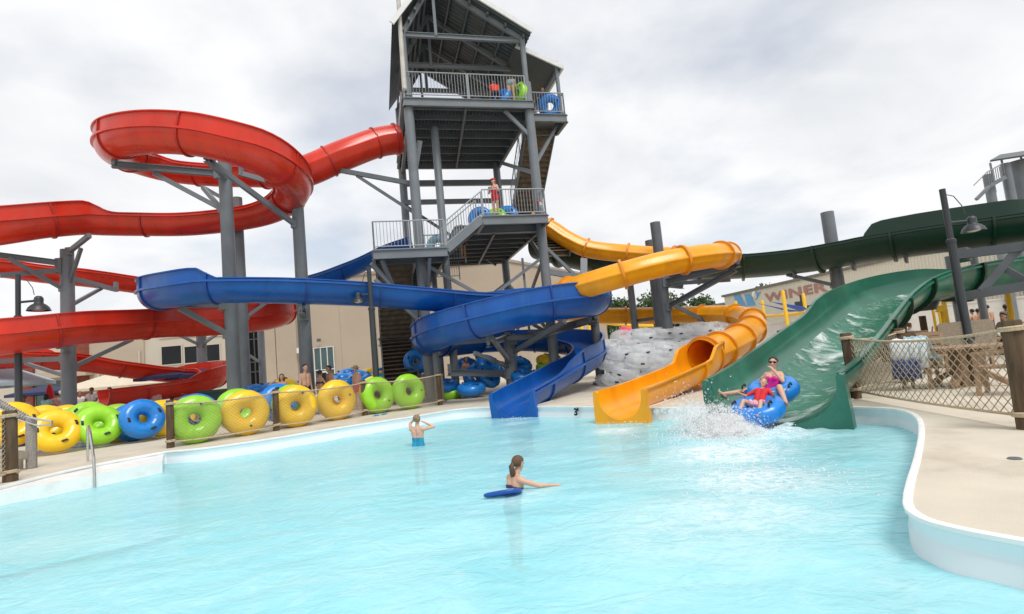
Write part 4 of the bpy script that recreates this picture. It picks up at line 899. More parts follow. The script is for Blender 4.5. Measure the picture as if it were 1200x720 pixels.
sec=[('g',2,.42,'lime green inner tube pressed behind the second tube of the fenced row'),('b',0,.5,'blue inner tube hidden behind the first lime tube of the fenced row'),('g',1,.95,'lime green inner tube in the back rank between the upright yellow ones'),('y',3,.5,'yellow inner tube in the back rank behind the third fence post'),('y',4,.5,'yellow inner tube in the back rank just left of the two lime ones'),('b',2,1.4,'blue inner tube edge showing above the yellow tubes of the fenced row')]
for c,i,dd,lb in sec:
    p=gnd(rowlab[i][1],lineY(rowlab[i][1])); place(c,p+V((0,0,.60+.06*dd))-fn_*(.2+dd*.9)+fd*(.25+.2*rnd(-1,1)),fn_+V((0,0,.2)),rnd(0,6),lb,FG,1.03)
LG='inner tubes heaped by the pool steps'
for c,px,py,Y,n_,lb in [('y',15,497,14.,(.75,-.6,.25),'yellow inner tube at the far left, blue seen through its hole'),('b',2,502,15.,(.75,-.6,.25),'blue inner tube behind the hole of the leftmost yellow tube'),
 ('y',66,505,14.2,(.72,-.62,.45),'big yellow inner tube leaning beside the grey rope post, showing black handles'),('y',52,498,15.2,(.72,-.62,.4),'yellow inner tube directly behind the one that leans by the grey rope post'),
 ('g',116,498,14.9,(.72,-.6,.5),'lime green inner tube leaning at the front of the heap, next to the blue one'),('g',104,493,15.6,(.72,-.6,.45),'lime green inner tube right behind the leaning lime one'),('g',92,489,16.6,(.5,-.6,.6),'lime green inner tube deeper in the heap, behind the two leaning lime ones'),
 ('b',167,491,15.4,(.78,-.58,.35),'blue inner tube leaning at the front of the heap, its handle at the lower right'),('b',155,489,16.0,(.78,-.58,.35),'blue inner tube stacked against the back of the leaning blue one'),
 ('y',140,492,16.4,(.6,-.6,.5),'yellow inner tube half hidden between the lime and the blue ones'),('g',137,480,17.5,(.4,-.6,.7),'lime green inner tube on top at the back, between lime and blue'),('y',190,484,16.2,(.7,-.6,.5),'yellow inner tube just left of the first fence post'),('g',178,479,17.6,(.5,-.6,.6),'lime green inner tube peeking above between the blue one and the first post'),('b',94,476,19,(.3,-.5,.8),'blue inner tube at the very back of the heap, below the rope'),('y',76,481,17.6,(.4,-.6,.7),'yellow inner tube at the back of the heap near the thick grey column'),('y',205,478,17.4,(.6,-.6,.5),'yellow inner tube in the heap partly behind the first fence post')]:
    place(c,at(px,py+(0 if Y<15.8 else 6 if Y<17 else 11),Y),n_,rnd(0,6) if c!='y' else 2.6,lb,LG)
BG='inner tubes waiting behind the fenced row'
for c,px,py,Y,n_,lb in [('b',300,462,19.5,(.2,-.4,1),'blue inner tube lying flat behind the first yellow of the row, by the thick column'),('b',320,459,20.5,(.2,-.4,1),'blue inner tube lying flat between the thick column and the girl in the green bikini'),('y',333,456,21.,(.3,-.6,.9),'yellow inner tube lying left of the bare chested man'),('b',346,456,21.5,(.1,-.3,1),'blue inner tube under the bare chested man'),('b',402,447,22,(.1,-.3,1),'blue inner tube flat behind the tanned boy'),('b',420,444,22.5,(.2,-.4,1),'blue inner tube flat beside the child in red trunks'),('b',408,440,24,(0,-.3,1),'blue inner tube on the stack behind the tanned boy'),('y',437,440,24.5,(.2,-.4,1),'yellow inner tube at the foot of the middle lamp post'),('b',449,440,24.5,(.2,-.4,1),'blue inner tube right of the middle lamp post'),('g',459,437,25,(.3,-.5,1),'lime green inner tube far back, right of the middle lamp post'),('b',466,441,24,(.1,-.4,1),'blue inner tube far back, beneath the dark haired woman'),('b',488,424,24.,(.25,-.95,.05),'blue inner tube held upright like an arch beside the fence end')]:
    place(c,at(px,py,Y),n_,rnd(0,6),lb,BG)
SG='inner tubes heaped under the blue spiral'
for c,px,py,Y,n_,lb in [('b',522,452,21.8,(.1,-.2,1),'blue inner tube lying left at the bottom of the heap under the spiral'),('b',552,456,21.3,(.05,-.15,1),'blue inner tube flat at the front of the heap under the spiral'),('g',527,460,21.9,(0,-.2,1),'lime green inner tube peeping out under the front blue one'),('b',557,444,22.6,(.6,-.6,.5),'blue inner tube tilted behind the front one, left of the centre column'),('b',572,441,23,(.6,-.6,.6),'blue inner tube tilted against its neighbour, just left of the centre column'),('b',572,428,24,(.5,-.6,.7),'blue inner tube near the top of the heap, left of the centre column'),('b',548,429,24.5,(.3,-.5,.9),'blue inner tube at the back left of the spiral heap'),('b',609,428,24,(.3,-.5,.9),'blue inner tube right of the centre column, top one'),('b',612,440,23,(.2,-.4,1),'blue inner tube right of the centre column, middle one'),('b',617,448,22.6,(.1,-.2,1),'blue inner tube right of the centre column, lowest one'),('b',594,434,25,(.3,-.5,.9),'blue inner tube behind the centre column'),('g',643,430,24,(.05,-.2,1),'lime green inner tube lying at the right of the spiral heap'),('y',643,422,24.2,(.05,-.2,1),'yellow inner tube lying on the lime one at the right of the spiral heap'),('b',636,440,24,(.05,-.3,1),'blue inner tube at the right of the spiral heap, under the lime one')]:
    place(c,at(px,py,Y),n_,rnd(0,6),lb,SG)
# clear tubes: the heap
rows=[(20.4,3,704,822),(21.2,4,702,832),(22.0,4,706,846),(22.8,6,706,858),(23.7,6,708,866)]
rg=random.Random(5)
for ri,(Y,lv_,x0,x1) in enumerate(rows):
    xa=at(x0,430,Y).x; xb=at(x1,430,Y).x; n=max(2,int((xb-xa)/.80))
    for l in range(lv_):
        for i in range(n):
            if abs(i-(n-1)/2)>(n-1)/2-.3 and l==lv_-1 and rg.random()<.6: continue
            x=xa+(xb-xa)*(i+.5)/n+rg.uniform(-.15,.15)+(.4 if l%2 else 0)
            place('c',(x,Y+rg.uniform(-.12,.12),.2+l*.33+rg.uniform(-.03,.03)),(rg.uniform(-.16,.16),-.30+rg.uniform(-.2,.2),1),rg.uniform(0,6.28),'clear vinyl inner tube with black handles in the big heap of clear tubes','clear inner tubes in the heap',.92)
for c,px,py,Y in[]: pass
for g in protos.values():
    for ch in list(g.children): bpy.data.objects.remove(ch)
    bpy.data.objects.remove(g)
# ================= ROPE AND NET FENCES
def fence(posts,label,hp,pr,net,ropes,sag=.06,bulge=0.,htop=.92,hbot=.12,skip=(),mesh=.075,twr=.005,group='rope and net fences'):
    g=thing('rope_net_fence',posts[0],label,'fence',group)
    for i,p in enumerate(posts):
        if i in skip: continue
        p=V(p); mb=MB(); t=p+V((rnd(-.02,.02),rnd(-.02,.02),hp)); mb.sweep([p-V((0,0,.05)),p.lerp(t,.5),t-V((0,0,.015)),t],[pr,pr*.98,pr*.96,pr*.85],14); mb.build('post',WOOD,g,smooth=True)
        mb=MB()
        for h in(htop*hp,hbot*hp+.02):
            mb=MB(); c=p.lerp(t,h/hp); mb.sweep([c+V((math.cos(a*.5236)*(pr+.012),math.sin(a*.5236)*(pr+.012),-.025+.0021*a)) for a in range(25)],.018,6); mb.build('lashing',ROPE,g,smooth=True)
    for i,(a,b) in enumerate(zip(posts[:-1],posts[1:])):
        a,b=V(a),V(b); Lg=(b-a).length
        def pt(s,t,a=a,b=b): # t 0 bottom 1 top
            h=hbot*hp+(htop-hbot)*hp*t; q=a.lerp(b,s); bd_=(b-a).normalized(); q=q+V((bd_.y,-bd_.x,0))*bulge*min(1,6*s,6*(1-s))*(.45 if t>=1 else (.55+.45*(1-t))); return q+V((0,0,h-sag*4*s*(1-s)*(t)-.3*sag*4*s*(1-s)*(1-t)+0))
        mb=MB()
        for t in(0,1): mb.sweep([pt(k/16,t) for k in range(17)],.019,7)
        mb.build('rope',ROPE,g,smooth=True)
        if not net: continue
        mb=MB(); hh=(htop-hbot)*hp; nx=max(3,int(Lg/mesh/2)*2); r_=hh/Lg*1.0; off=-nx
        for k in range(-nx,nx*2):
            for sg in(1,-1):
                # strand s = k/nx + sg*t*r_
                pts=[]
                s0_=k/nx
                ts=[j/10 for j in range(11)]
                for t in ts:
                    s=s0_+sg*(t-.5)*r_*1.15
                    if 0<=s<=1: pts.append(pt(s,t)+V((0,0,.004*math.sin(k*3.1+t*9))))
                if len(pts)>1: mb.sweep(pts,twr,3,cap=False)
        mb.build('net',NET,g)
pl=[gnd(200,525),gnd(324,505),gnd(428,487),gnd(516,475)]
fence(pl,'rope and net fence with four wooden posts holding back the upright row of tubes',1.12,.085,True,2,bulge=.27,mesh=.095,twr=.0042)
pl=[gnd(516,475),gnd(507,466),gnd(470,452)]
fence([gnd(516,475)+V((.14,.18,0)),gnd(500,463),gnd(476,453)],'short net fence turning back from the end of the tube row toward the tower',1.12,.08,True,2,skip=(0,2),mesh=.12)
pl=[gnd(1003,467),gnd(1199.5,499)]
fence([gnd(1003,467),gnd(1205,503)],'rope and net fence along the right deck in front of the picnic table',1.22,.10,True,2,sag=.10,mesh=.15,twr=.0065)
fence([gnd(1003,467)+V((.12,.25,0)),at(1060,437,12.2).to_2d().to_3d(),at(1058,420,15).to_2d().to_3d(),at(1045,405,21).to_2d().to_3d(),at(1025,398,26).to_2d().to_3d()],'rope and net fence running back beside the green slide with a row of posts',1.2,.11,True,2,mesh=.11,skip=(0,))
fence([gnd(-80,588),gnd(6,566)+V((0,0.1,0))],'net fence on a thick wooden post at the left edge',1.25,.11,True,2,sag=.05,mesh=.09)
# row of thick short posts behind
g=None
for i,(px,py,Y) in enumerate([(1036,388,19.5),(1044,386,18.7),(1052,386,17.9),(1058,384,17.2)]):
    p=at(px,400,Y); mb=MB(); mb.sweep([(p.x,Y,0),(p.x,Y,1.2),(p.x,Y,1.25)],[.15,.145,.12],12); o=mb.build('bollard_post',WOOD,smooth=True); tag(o,['thick short wooden post, first and leftmost of the row beside the green slide','second thick wooden post of the row beside the green slide','third thick wooden post of the row beside the green slide','rightmost thick wooden post of the row beside the green slide'][i],'post','thick posts in a row by the green slide')
p=at(1083,385,20); mb=MB(); mb.sweep([(p.x,20,0),(p.x,20,1.5)],.11,12); tag(mb.build('bollard_post',WOOD,smooth=True),'single slim wooden post standing apart near the yellow poles','post','thick posts in a row by the green slide')
# distant rope fences with low posts
def lowfence(pts,label):
    g=thing('rope_fence',pts[0],label,'fence','rope and net fences')
    for p in pts: mb=MB(); mb.sweep([V(p),V(p)+V((0,0,1.05))],.07,8); mb.build('post',WOOD,g,smooth=True)
    for a,b in zip(pts[:-1],pts[1:]):
        a,b=V(a),V(b); mb=MB()
        for h in(.92,.2): mb.sweep([a.lerp(b,k/8)+V((0,0,h-.08*4*(k/8)*(1-k/8))) for k in range(9)],.024,6)
        mb.build('rope',ROPE,g,smooth=True)
        mb=MB(); n=max(4,int((b-a).length/.28))
        for k in range(-4,n):
            for sg in(0,1):
                P_=[]
                for j in range(5):
                    s=(k+ (j if sg else 4-j))/n
                    if 0<=s<=1: P_.append(a.lerp(b,s)+V((0,0,.2+.72*j/4-.08*4*s*(1-s)*(j/4))))
                if len(P_)>1: mb.sweep(P_,.007,3,cap=False)
        mb.build('net',NET,g)
def gl(px,Y): p=at(px,430,Y); return V((p.x,Y,0))
lowfence([gl(40,22),gl(96,22),gl(150,23),gl(200,24)],'low net fence between the tube heap and the seated guests at the left')
lowfence([gl(203,24.5),gl(262,26),gl(330,28),gl(395,30),gl(440,31),gl(475,32)],'low net fence in the background behind the bathers and the waiting tubes')
lowfence([gl(1112,24),gl(1158,22.5),gl(1215,21)],'pale net fence in front of the three bare backed bathers at the right')
# grey rope-wound post with beam at far left
a=gnd(37,549); g=thing('rope_wound_rail',a,'grey rope wound post and sloping beam with bent steel rails at the left edge','railing')
mb=MB(); 
for k in range(44): mb.sweep([a+V((math.cos(q*.524)*.088,math.sin(q*.524)*.088,.018+k*.0235)) for q in range(13)],.0135,5,cap=False)
mb.sweep([a,a+V((0,0,1.05))],.08,12); mb.build('post',GROPE,g,smooth=True)
b_=at(-30,456,a.y-.25); t_=a+V((0,0,.98)); mb=MB(); mb.sweep([t_,b_],.055,10); dd=(b_-t_); nn_=dd.normalized(); s1_=nn_.cross(V((0,0,1))).normalized(); s2_=nn_.cross(s1_)
n=int(dd.length/.05)
mb.sweep([t_+dd*(k/(n*6))+(s1_*math.cos(k*1.05)+s2_*math.sin(k*1.05))*.062 for k in range(n*6)],.018,5); mb.build('beam',GROPE,g,smooth=True)
mb=MB(); mb.sweep([at(-10,476,a.y),at(28,488,a.y-.05),at(47,492,a.y-.1),at(61,494,a.y-.15),at(61,498,a.y-.15),at(45,499,a.y-.1),at(10,488,a.y-.05)],.022,8); mb.build('steel_rail',STAIN,g,smooth=True)
mb=MB(); mb.beam(a+V((-.05,-.08,.28)),gnd(0,560)+V((0,0,.45)),.1,.16); mb.box(a+V((-.32,-.15,.12)),(.3,.3,.3)); mb.build('foot_block',CONC,g)
# ================= LAMP POSTS
def lamp(px,ptop,Y,side,label,arm=.55,k=.7):
    p=at(px,ptop,Y); zt=p.z; p=V((p.x,Y,0)); g=thing('lamp_post',p,label,'lamp post','lamp posts along the deck')
    mb=MB(); mb.lathe([(0,0),(.2,0),(.2,.25),(.14,.35),(.105,.5),(.1,zt-1.5),(.115,zt-1.5),(.115,zt-1.42),(.075,zt-1.38),(.075,zt),(0,zt)],18,p); mb.build('post',LAMPM,g,smooth=True)
    z=zt-.95; e=p+V((side*arm,0,z)); mb=MB(); mb.cyl(p+V((0,0,z)),e,.04,n=10)
    mb.sweep([p+V((side*.05,0,zt-.15)),p+V((side*arm*.55,0,zt-.22)),p+V((side*arm*.9,0,zt-.5)),p+V((side*arm,0,zt-.75))],.012,6); mb.build('arm',LAMPM,g,smooth=True)
    c=e+V((side*.15,0,0)); mb=MB(); mb.lathe([(r_*k,z_*k) for r_,z_ in[(0,.22),(.1,.21),(.17,.14),(.19,.05),(.18,-.12),(.2,-.16),(.3,-.22),(.41,-.34),(.46,-.46),(.48,-.5),(.45,-.5),(.38,-.36),(.2,-.2),(0,-.18)]],24,c); sh=mb.build('lamp_shade',LAMPM,g,smooth=True)
    mb=MB(); mb.sph(c-V((0,0,.42*k)),(.3*k,.3*k,.1*k),16,8); mb.build('lens',LENS,sh,smooth=True)
lamp(21,322,18,1,'dark bell lamp on a post at the left edge, in front of the red slide')
lamp(432,313,18.3,-1,'dark bell lamp on a slim post before the blue slide and beige hall',.28,.5)
lamp(1104,222,14.6,1,'tall dark bell lamp on a post at the right, crossing the green slide',.5,.6)
for px,pt,Y,lb in((938,346,52,'thin dark light pole with a small floodlight in front of the painted W logo'),(763,378,60,'thin dark light pole behind the yellow slide, right of the twin grey columns'),(1021,300,60,'thin pole rising above the hall roof between the two green flumes'),(1054,386-40,34,'thin dark pole by the yellow beam right of the green slide')):
    p=at(px,pt,Y); g=thing('light_pole',(p.x,Y,0),lb,'light pole','thin light poles in the distance'); mb=MB(); mb.sweep([(p.x,Y,0),(p.x,Y,p.z)],[.13,.1],10); mb.build('post',LAMPM,g,smooth=True)
    mb=MB(); mb.box((p.x-.35,Y,p.z-.9 if Y<55 else p.z-.3),(.5,.3,.6)); mb.build('floodlight',LAMPM,g)
# ================= YELLOW WATER-PLAY FRAME
def ypole(px,py0,py1,Y,lb,r=.12):
    a=at(px,py0,Y); mb=MB(); mb.sweep([(a.x,Y,0),(a.x,Y,a.z-.05),(a.x,Y,a.z)],[r,r,r*.7],14); tag(mb.build('play_pole',YPIPE,smooth=True),lb,'pole','yellow poles of the water play area')
for px,pt,Y,lb in [(893,352,52,'yellow pole nearest the W logo, just left of it'),(862,353,55,'short yellow pole left of the painted W logo'),(917,340.5,42,'tall yellow pole in front of the I of the lettering'),(941,344,46,'yellow pole in front of the E of the lettering'),(1090,345,24,'thin yellow pole, leftmost of three under the green slide'),(1097,347,26,'thin yellow pole, middle of three under the green slide'),(1103,338,22,'thicker yellow pole, rightmost of three under the green slide'),(1179,335,20,'yellow pole by the bare backed bathers at the right'),(690,378,40,'yellow pole behind the right end of the blue spiral'),(680,372,40,'yellow pole behind the blue spiral, left of its twin')]:
    ypole(px,pt,0,Y,lb,.055 if Y<30 and px<1100 else (.085 if Y<30 else .14))
mb=MB(); mb.sweep([at(894,371,52),at(925,369,43),at(962,364,40)],.14,12); tag(mb.build('play_pipe',YPIPE,smooth=True),'long yellow pipe joining the poles before the corrugated hall','pipe')
mb=MB(); mb.sweep([at(700,378,40),at(740,382,40),at(765,382,41)],.12,12); tag(mb.build('play_pipe',YPIPE,smooth=True),'yellow pipe slanting behind the heap of clear tubes','pipe')
mb=MB(); mb.beam(at(1056,355,30),at(1085,349,27),.25,.2); tag(mb.build('play_beam',YPIPE),'yellow beam behind the dark underside of the green slide','beam')
for q,lb in(([(889,355.8,50),(925,363,44),(942,364.5,41),(925,365.2,45)],'long thin blue shade sail between the poles before the W logo'),([(904,354,50),(942,360,42),(946,362.6,43),(938,365,45)],'short broad blue shade sail under the lettering'),([(1085,346,28),(1116,341,24),(1119,345,22),(1088,350,26)],'blue shade cloth under the green slide near the yellow poles')):
    mb=MB(); mb.slab([at(*p) for p in q],.03); tag(mb.build('shade_sail',SAIL),lb,'shade sail','blue shade cloths')
a=at(735,380,45); mb=MB(); mb.sph((a.x,45,a.z-.8),(.85,.8,.8),24,12); mb.cyl((a.x,45,0),(a.x,45,a.z),.12); tag(mb.build('play_dome',PINK,smooth=True),'pink dome showing behind the heap of clear tubes','play dome')
for q,lb in(([(1136,335,21),(1155,331,21),(1151,338,21.3),(1134,342,21.3)],'small yellow panel left of the truss diagonal'),([(1174,329,21),(1196,324,21),(1201,329,21.4),(1180,334,21.4)],'yellow panel inside the dark truss at the right edge')):
    mb=MB(); mb.slab([at(*p) for p in q],.06); tag(mb.build('yellow_awning',YPIPE),lb,'awning')
# bin, umbrellas, canopies
p=gnd(248,474); Y=23; p=at(250,462,Y); p=V((p.x,Y,0)); zt=at(250,457,Y).z; g=thing('trash_bin',p,'dark green lidded bin behind the fenced tubes near the thick column','bin')
mb=MB(); mb.prism([(p.x-.42,Y-.35),(p.x+.42,Y-.35),(p.x+.42,Y+.35),(p.x-.42,Y+.35)],.04,zt-.12); mb.build('body',BINM,g); mb=MB(); mb.prism([(p.x-.46,Y-.39),(p.x+.46,Y-.39),(p.x+.46,Y+.39),(p.x-.46,Y+.39)],zt-.118,zt); mb.build('lid',BINM,g)
def umbrella(px,py,Y,r,h,m,lb,n=8,name='umbrella'):
    p=at(px,py,Y); g=thing(name,(p.x,Y,0),lb,'umbrella'); mb=MB(); mb.sweep([(p.x,Y,0),(p.x,Y,p.z-.02)],.035,8); mb.build('pole',LAMPM,g,smooth=True)
    mb=MB(); vs=[(p.x,Y,p.z)]; R_=[V((p.x+r*math.cos(6.283*i/n),Y+r*math.sin(6.283*i/n),p.z-h)) for i in range(n)]
    vs+=R_+[q-V((0,0,.16)) for q in R_]; fs=[(0,1+i,1+(i+1)%n) for i in range(n)]+[(1+i,1+n+i,1+n+(i+1)%n,1+(i+1)%n) for i in range(n)]; mb.add(vs,fs); mb.build('canopy',m,g)
umbrella(138,435,35,3.4,1.0,CANV,'wide cream canvas umbrella behind the lowest red runs',8)
umbrella(-6,424,24,2.2,1.0,CANVB,'pale blue canvas umbrella cut by the left edge behind the lamp post',6)
umbrella(200,433,27.5,1.6,.32,CANVN,'flat navy umbrella below the lowest red loop, left one',8); umbrella(236,432.5,28,1.7,.28,CANVN,'flat navy umbrella below the lowest red loop, right one by the grey column',8)
umbrella(52,452,33,1.8,.4,CANVN,'dark umbrella far left in front of the red brown pier',8)
p=at(58,450,26); g=thing('closed_umbrella',(p.x,26,0),'bright red folded umbrella among the seated guests at the left','umbrella'); mb=MB(); mb.sweep([(p.x,26,0),(p.x,26,p.z+.1)],.03,8); mb.build('pole',LAMPM,g,smooth=True); mb=MB(); mb.sweep([(p.x,26,p.z),(p.x,26,p.z-.3),(p.x+.05,26,p.z-.9),(p.x+.1,26,p.z-1.35)],[.04,.14,.19,.10],12); mb.build('canopy',CANVR,g,smooth=True)
# ================= PICNIC FURNITURE
def chair_proto():
    g=thing('patio_chair',(0,0,0),'proto','chair'); P_=lambda mb,n: setattr(mb.build(n,TWOOD),'parent',g)
    mb=MB()
    for i in range(5): mb.box((0,-.2+i*.1,.43),(.5,.092,.035))
    P_(mb,'seat')
    for x in(-.23,.23):
        for y in(-.22,.22): mb=MB(); mb.beam((x,y*1.08,0),(x,y,.42),.06,.06); P_(mb,'leg')
        mb=MB(); mb.beam((x*1.08,-.25,.66),(x*1.08,.27,.66),.07,.035); mb.beam((x*1.08,-.22,.4),(x*1.08,-.22,.66),.05,.05); P_(mb,'armrest')
    mb=MB(); mb.beam((-.23,.23,.4),(-.25,.36,1.0),.06,.05); mb.beam((.23,.23,.4),(.25,.36,1.0),.06,.05); mb.box((0,.355,.97),(.5,.045,.1))
    for i in range(4): z=.52+i*.115; mb.box((0,.25+i*.026,z),(.44,.03,.085))
    P_(mb,'backrest'); return g
CP=chair_proto()
def chair(loc,rz,lb,s=1.): return dup(CP,M.Translation(V(loc))@M.Rotation(rz,4,'Z')@M.Diagonal((s,s,s,1)),lb,'brown slatted chairs on the right deck')
def cxy(px,py): p=gnd(px,py); return (p.x,p.y,0)
chair(cxy(1081,455),2.2,'brown slatted chair with wet towels over its back, left of the picnic table',.95)
chair(cxy(1176,462),-2.5,'brown slatted chair at the right of the picnic table, its back to the camera',1.05)
chair(gl(1080,17.5),2.6,'brown slatted chair far behind the rope net, left one'); chair(gl(1108,15.8),3.0,'brown slatted chair beyond the picnic table, just left of the lamp post'); chair(gl(1076,23),.5,'small far brown chair near the slim wooden post'); chair(gl(1122,20.5),.8,'small far brown chair at the dark cafe table, left of it'); chair(gl(1066,24.5),-.6,'small far brown chair under the green flume, nearest the row of thick posts'); chair(gl(1158,18.2),2.4,'brown slatted chair right of the pale woven bench back'); chair(gl(1090,27),-2.2,'tiny far brown chair before the white wall'); chair(gl(1070,15.2),2.3,'brown slatted chair just right of the row of thick posts'); chair(gl(1100,13.6),-.4,'brown slatted chair facing the picnic table from behind, left of the lamp post')
for ch in list(CP.children): bpy.data.objects.remove(ch)
bpy.data.objects.remove(CP)
c=V(cxy(1136,452)); g=thing('picnic_table',c,'round topped brown wooden picnic table behind the rope net','table')
mb=MB()
for i in range(-4,5):
    y=i*.135; w2=math.sqrt(max(.05,.62**2-y*y))*1.12; mb.box(c+V((0,y,.74)),(2*w2,.128,.04))
mb.build('table_top',TWOOD,g)
for a in(.5,.5+math.pi/2,.5+math.pi,.5-math.pi/2):
    d=V((math.cos(a),math.sin(a),0)); mb=MB(); mb.beam(c+d*.62+V((0,0,.05)),c+d*.16+V((0,0,.32)),.1,.09); mb.beam(c+d*.16+V((0,0,.0)),c+d*.16+V((0,0,.71)),.13,.13); mb.build('leg',TWOOD,g)
mb=MB(); mb.beam(c+V((-.5,0,.69)),c+V((.5,0,.69)),.09,.06); mb.beam(c+V((0,-.5,.69)),c+V((0,.5,.69)),.09,.06); mb.build('table_frame',TWOOD,g)
# woven round-holed bench back
p=gl(1140,14.2); 
def drape(c,pts,m,name,lb,cat,th=.02,rz=0):   # cloth: profile swept sideways with folds
    R=M.Rotation(rz,3,'Z'); mb=MB(); vs=[]; n=14; k=len(pts)
    for i in range(n):
        x=-.5+i/(n-1)
        for j,(w2,y,z) in enumerate(pts): 
            f=.022*math.sin(i*1.9+j*.7)+.012*math.sin(i*3.7+j); vs.append(V(c)+R@V((x*w2,y+f*(1 if j in(0,k-1) else .5),z+.015*math.sin(i*1.3+j*2))))
    fs=[(i*k+j,i*k+j+1,(i+1)*k+j+1,(i+1)*k+j) for i in range(n-1) for j in range(k-1)]; mb.add(vs,fs); o=mb.build(name,m,smooth=True,ang=70)
    sm_=o.modifiers.new('thickness','SOLIDIFY'); sm_.thickness=th; tag(o,lb,cat,'towels hung on the right deck'); return o
cc=V(cxy(1081,455)); R2=M.Rotation(2.2,3,'Z')
drape(cc,[(.62,.46,.42),(.60,.44,.7),(.58,.40,.97),(.56,.33,1.0),(.58,.26,.9),(.6,.2,.6)],TOWELW,'towel','white towel draped over the left chair by the picnic table','towel',rz=2.2)
drape(cc+R2@V((-.12,-.04,.03)),[(.4,.49,.5),(.38,.46,.8),(.36,.39,1.0),(.36,.30,.98),(.42,.12,.66),(.5,-.05,.5)],TOWELB,'towel','pale blue towel lying over the white one on the left chair','towel',rz=2.2)
drape(cc+R2@V((.05,.02,0)),[(.5,.5,.22),(.48,.48,.4),(.46,.46,.6)],TOWELN,'towel','dark striped towel hanging below the white one on the left chair','towel',rz=2.2)
drape(V(cxy(1176,462))+V((.05,0,.06)),[(.5,.5,.7),(.45,.42,.98),(.42,.33,1.02),(.5,.2,.8)],TOWELW,'towel','white towel over the chair right of the picnic table','towel',rz=-2.5)
p=gl(1140,14.6); g=thing('wicker_screen',p,'pale woven bench back with a round dark hole beyond the picnic table','bench')
mb=MB(); n=40; R3=M.Rotation(-.15,3,'Z')
for i in range(n):
    a0_,a1_=2*math.pi*i/n,2*math.pi*(i+1)/n
    def sq(a): 
        x,y=math.cos(a),math.sin(a); k_=max(abs(x)/.68,abs(y)/.42); return V((x/k_,0,.78+y/k_))
    q=[V((math.cos(a0_)*.17,0,.74+math.sin(a0_)*.14)),V((math.cos(a1_)*.17,0,.74+math.sin(a1_)*.14)),sq(a1_),sq(a0_)]
    mb.slab([p+R3@v for v in q],.06)
mb.build('back',mat('wicker',(.27,.22,.165),.8,var=.3,vscale=40,bump=.6,bscale=80),g)
mb=MB(); mb.box(p+V((0,.35,.42)),(1.3,.6,.06),R3); mb.build('seat',TWOOD,g)
for x in(-.55,.55):
    mb=MB(); mb.beam(p+V((x,.02,0)),p+V((x,.02,.42)),.08,.08); mb.beam(p+V((x,.58,0)),p+V((x,.58,.42)),.08,.08); mb.build('leg',TWOOD,g)
for px,Y,lb in((1100,21.5,'far dark topped cafe table by the yellow poles'),(1090,19,'far brown topped cafe table left of the lamp post')):
    p=gl(px,Y); g=thing('cafe_table',p,lb,'table'); mb=MB(); mb.lathe([(0,.70),(.5,.70),(.5,.74),(0,.74)],24,p); mb.build('table_top',DSTEEL if Y>20 else TWOOD,g,smooth=True); mb=MB(); mb.lathe([(0,0),(.28,0),(.26,.04),(.04,.07),(.04,.7),(0,.7)],14,p); mb.build('pedestal',DSTEEL,g,smooth=True)
for px,Y,sz,m,lb in((1094,23,.55,TBLUE,'bright blue storage tub on the deck by the yellow poles'),):
    p=gl(px,Y); mb=MB(); mb.lathe([(0,.03),(.28,.03),(.33,.7),(.36,.7),(.36,.75),(.3,.74),(0,.72)],4,p,M.Rotation(.7,3,'Z')); tag(mb.build('storage_tub',m),lb,'tub')
p=at(1103,362,21.2); mb=MB(); mb.lathe([(0,.14),(.09,.13),(.15,.06),(.17,0),(.19,-.05),(.21,-.12),(.17,-.12),(.13,-.03),(0,.1)],20,p); mb.cyl((p.x,p.y,0),p,.06,n=10); tag(mb.build('spray_mushroom',YPIPE,smooth=True),'small yellow domed water spray on the play area between the yellow poles','water toy')
# sandals on the coping
g=thing('flip_flops',gnd(444,487),'pair of blue flip flops left at the pool edge below the third fence post','sandals')
for dx in(0,.14): 
    p=gnd(441,487.5)+fd*dx*2; mb=MB(); mb.sph(p+V((0,0,.015)),(.06,.15,.014),12,6,M.Rotation(-.6+dx,3,'Z')); mb.sweep([p+V((-.05,0,.02)),p+V((0,.03,.06)),p+V((.05,0,.02))],.008,5); mb.build('sandal',TBLUE,g,smooth=True)
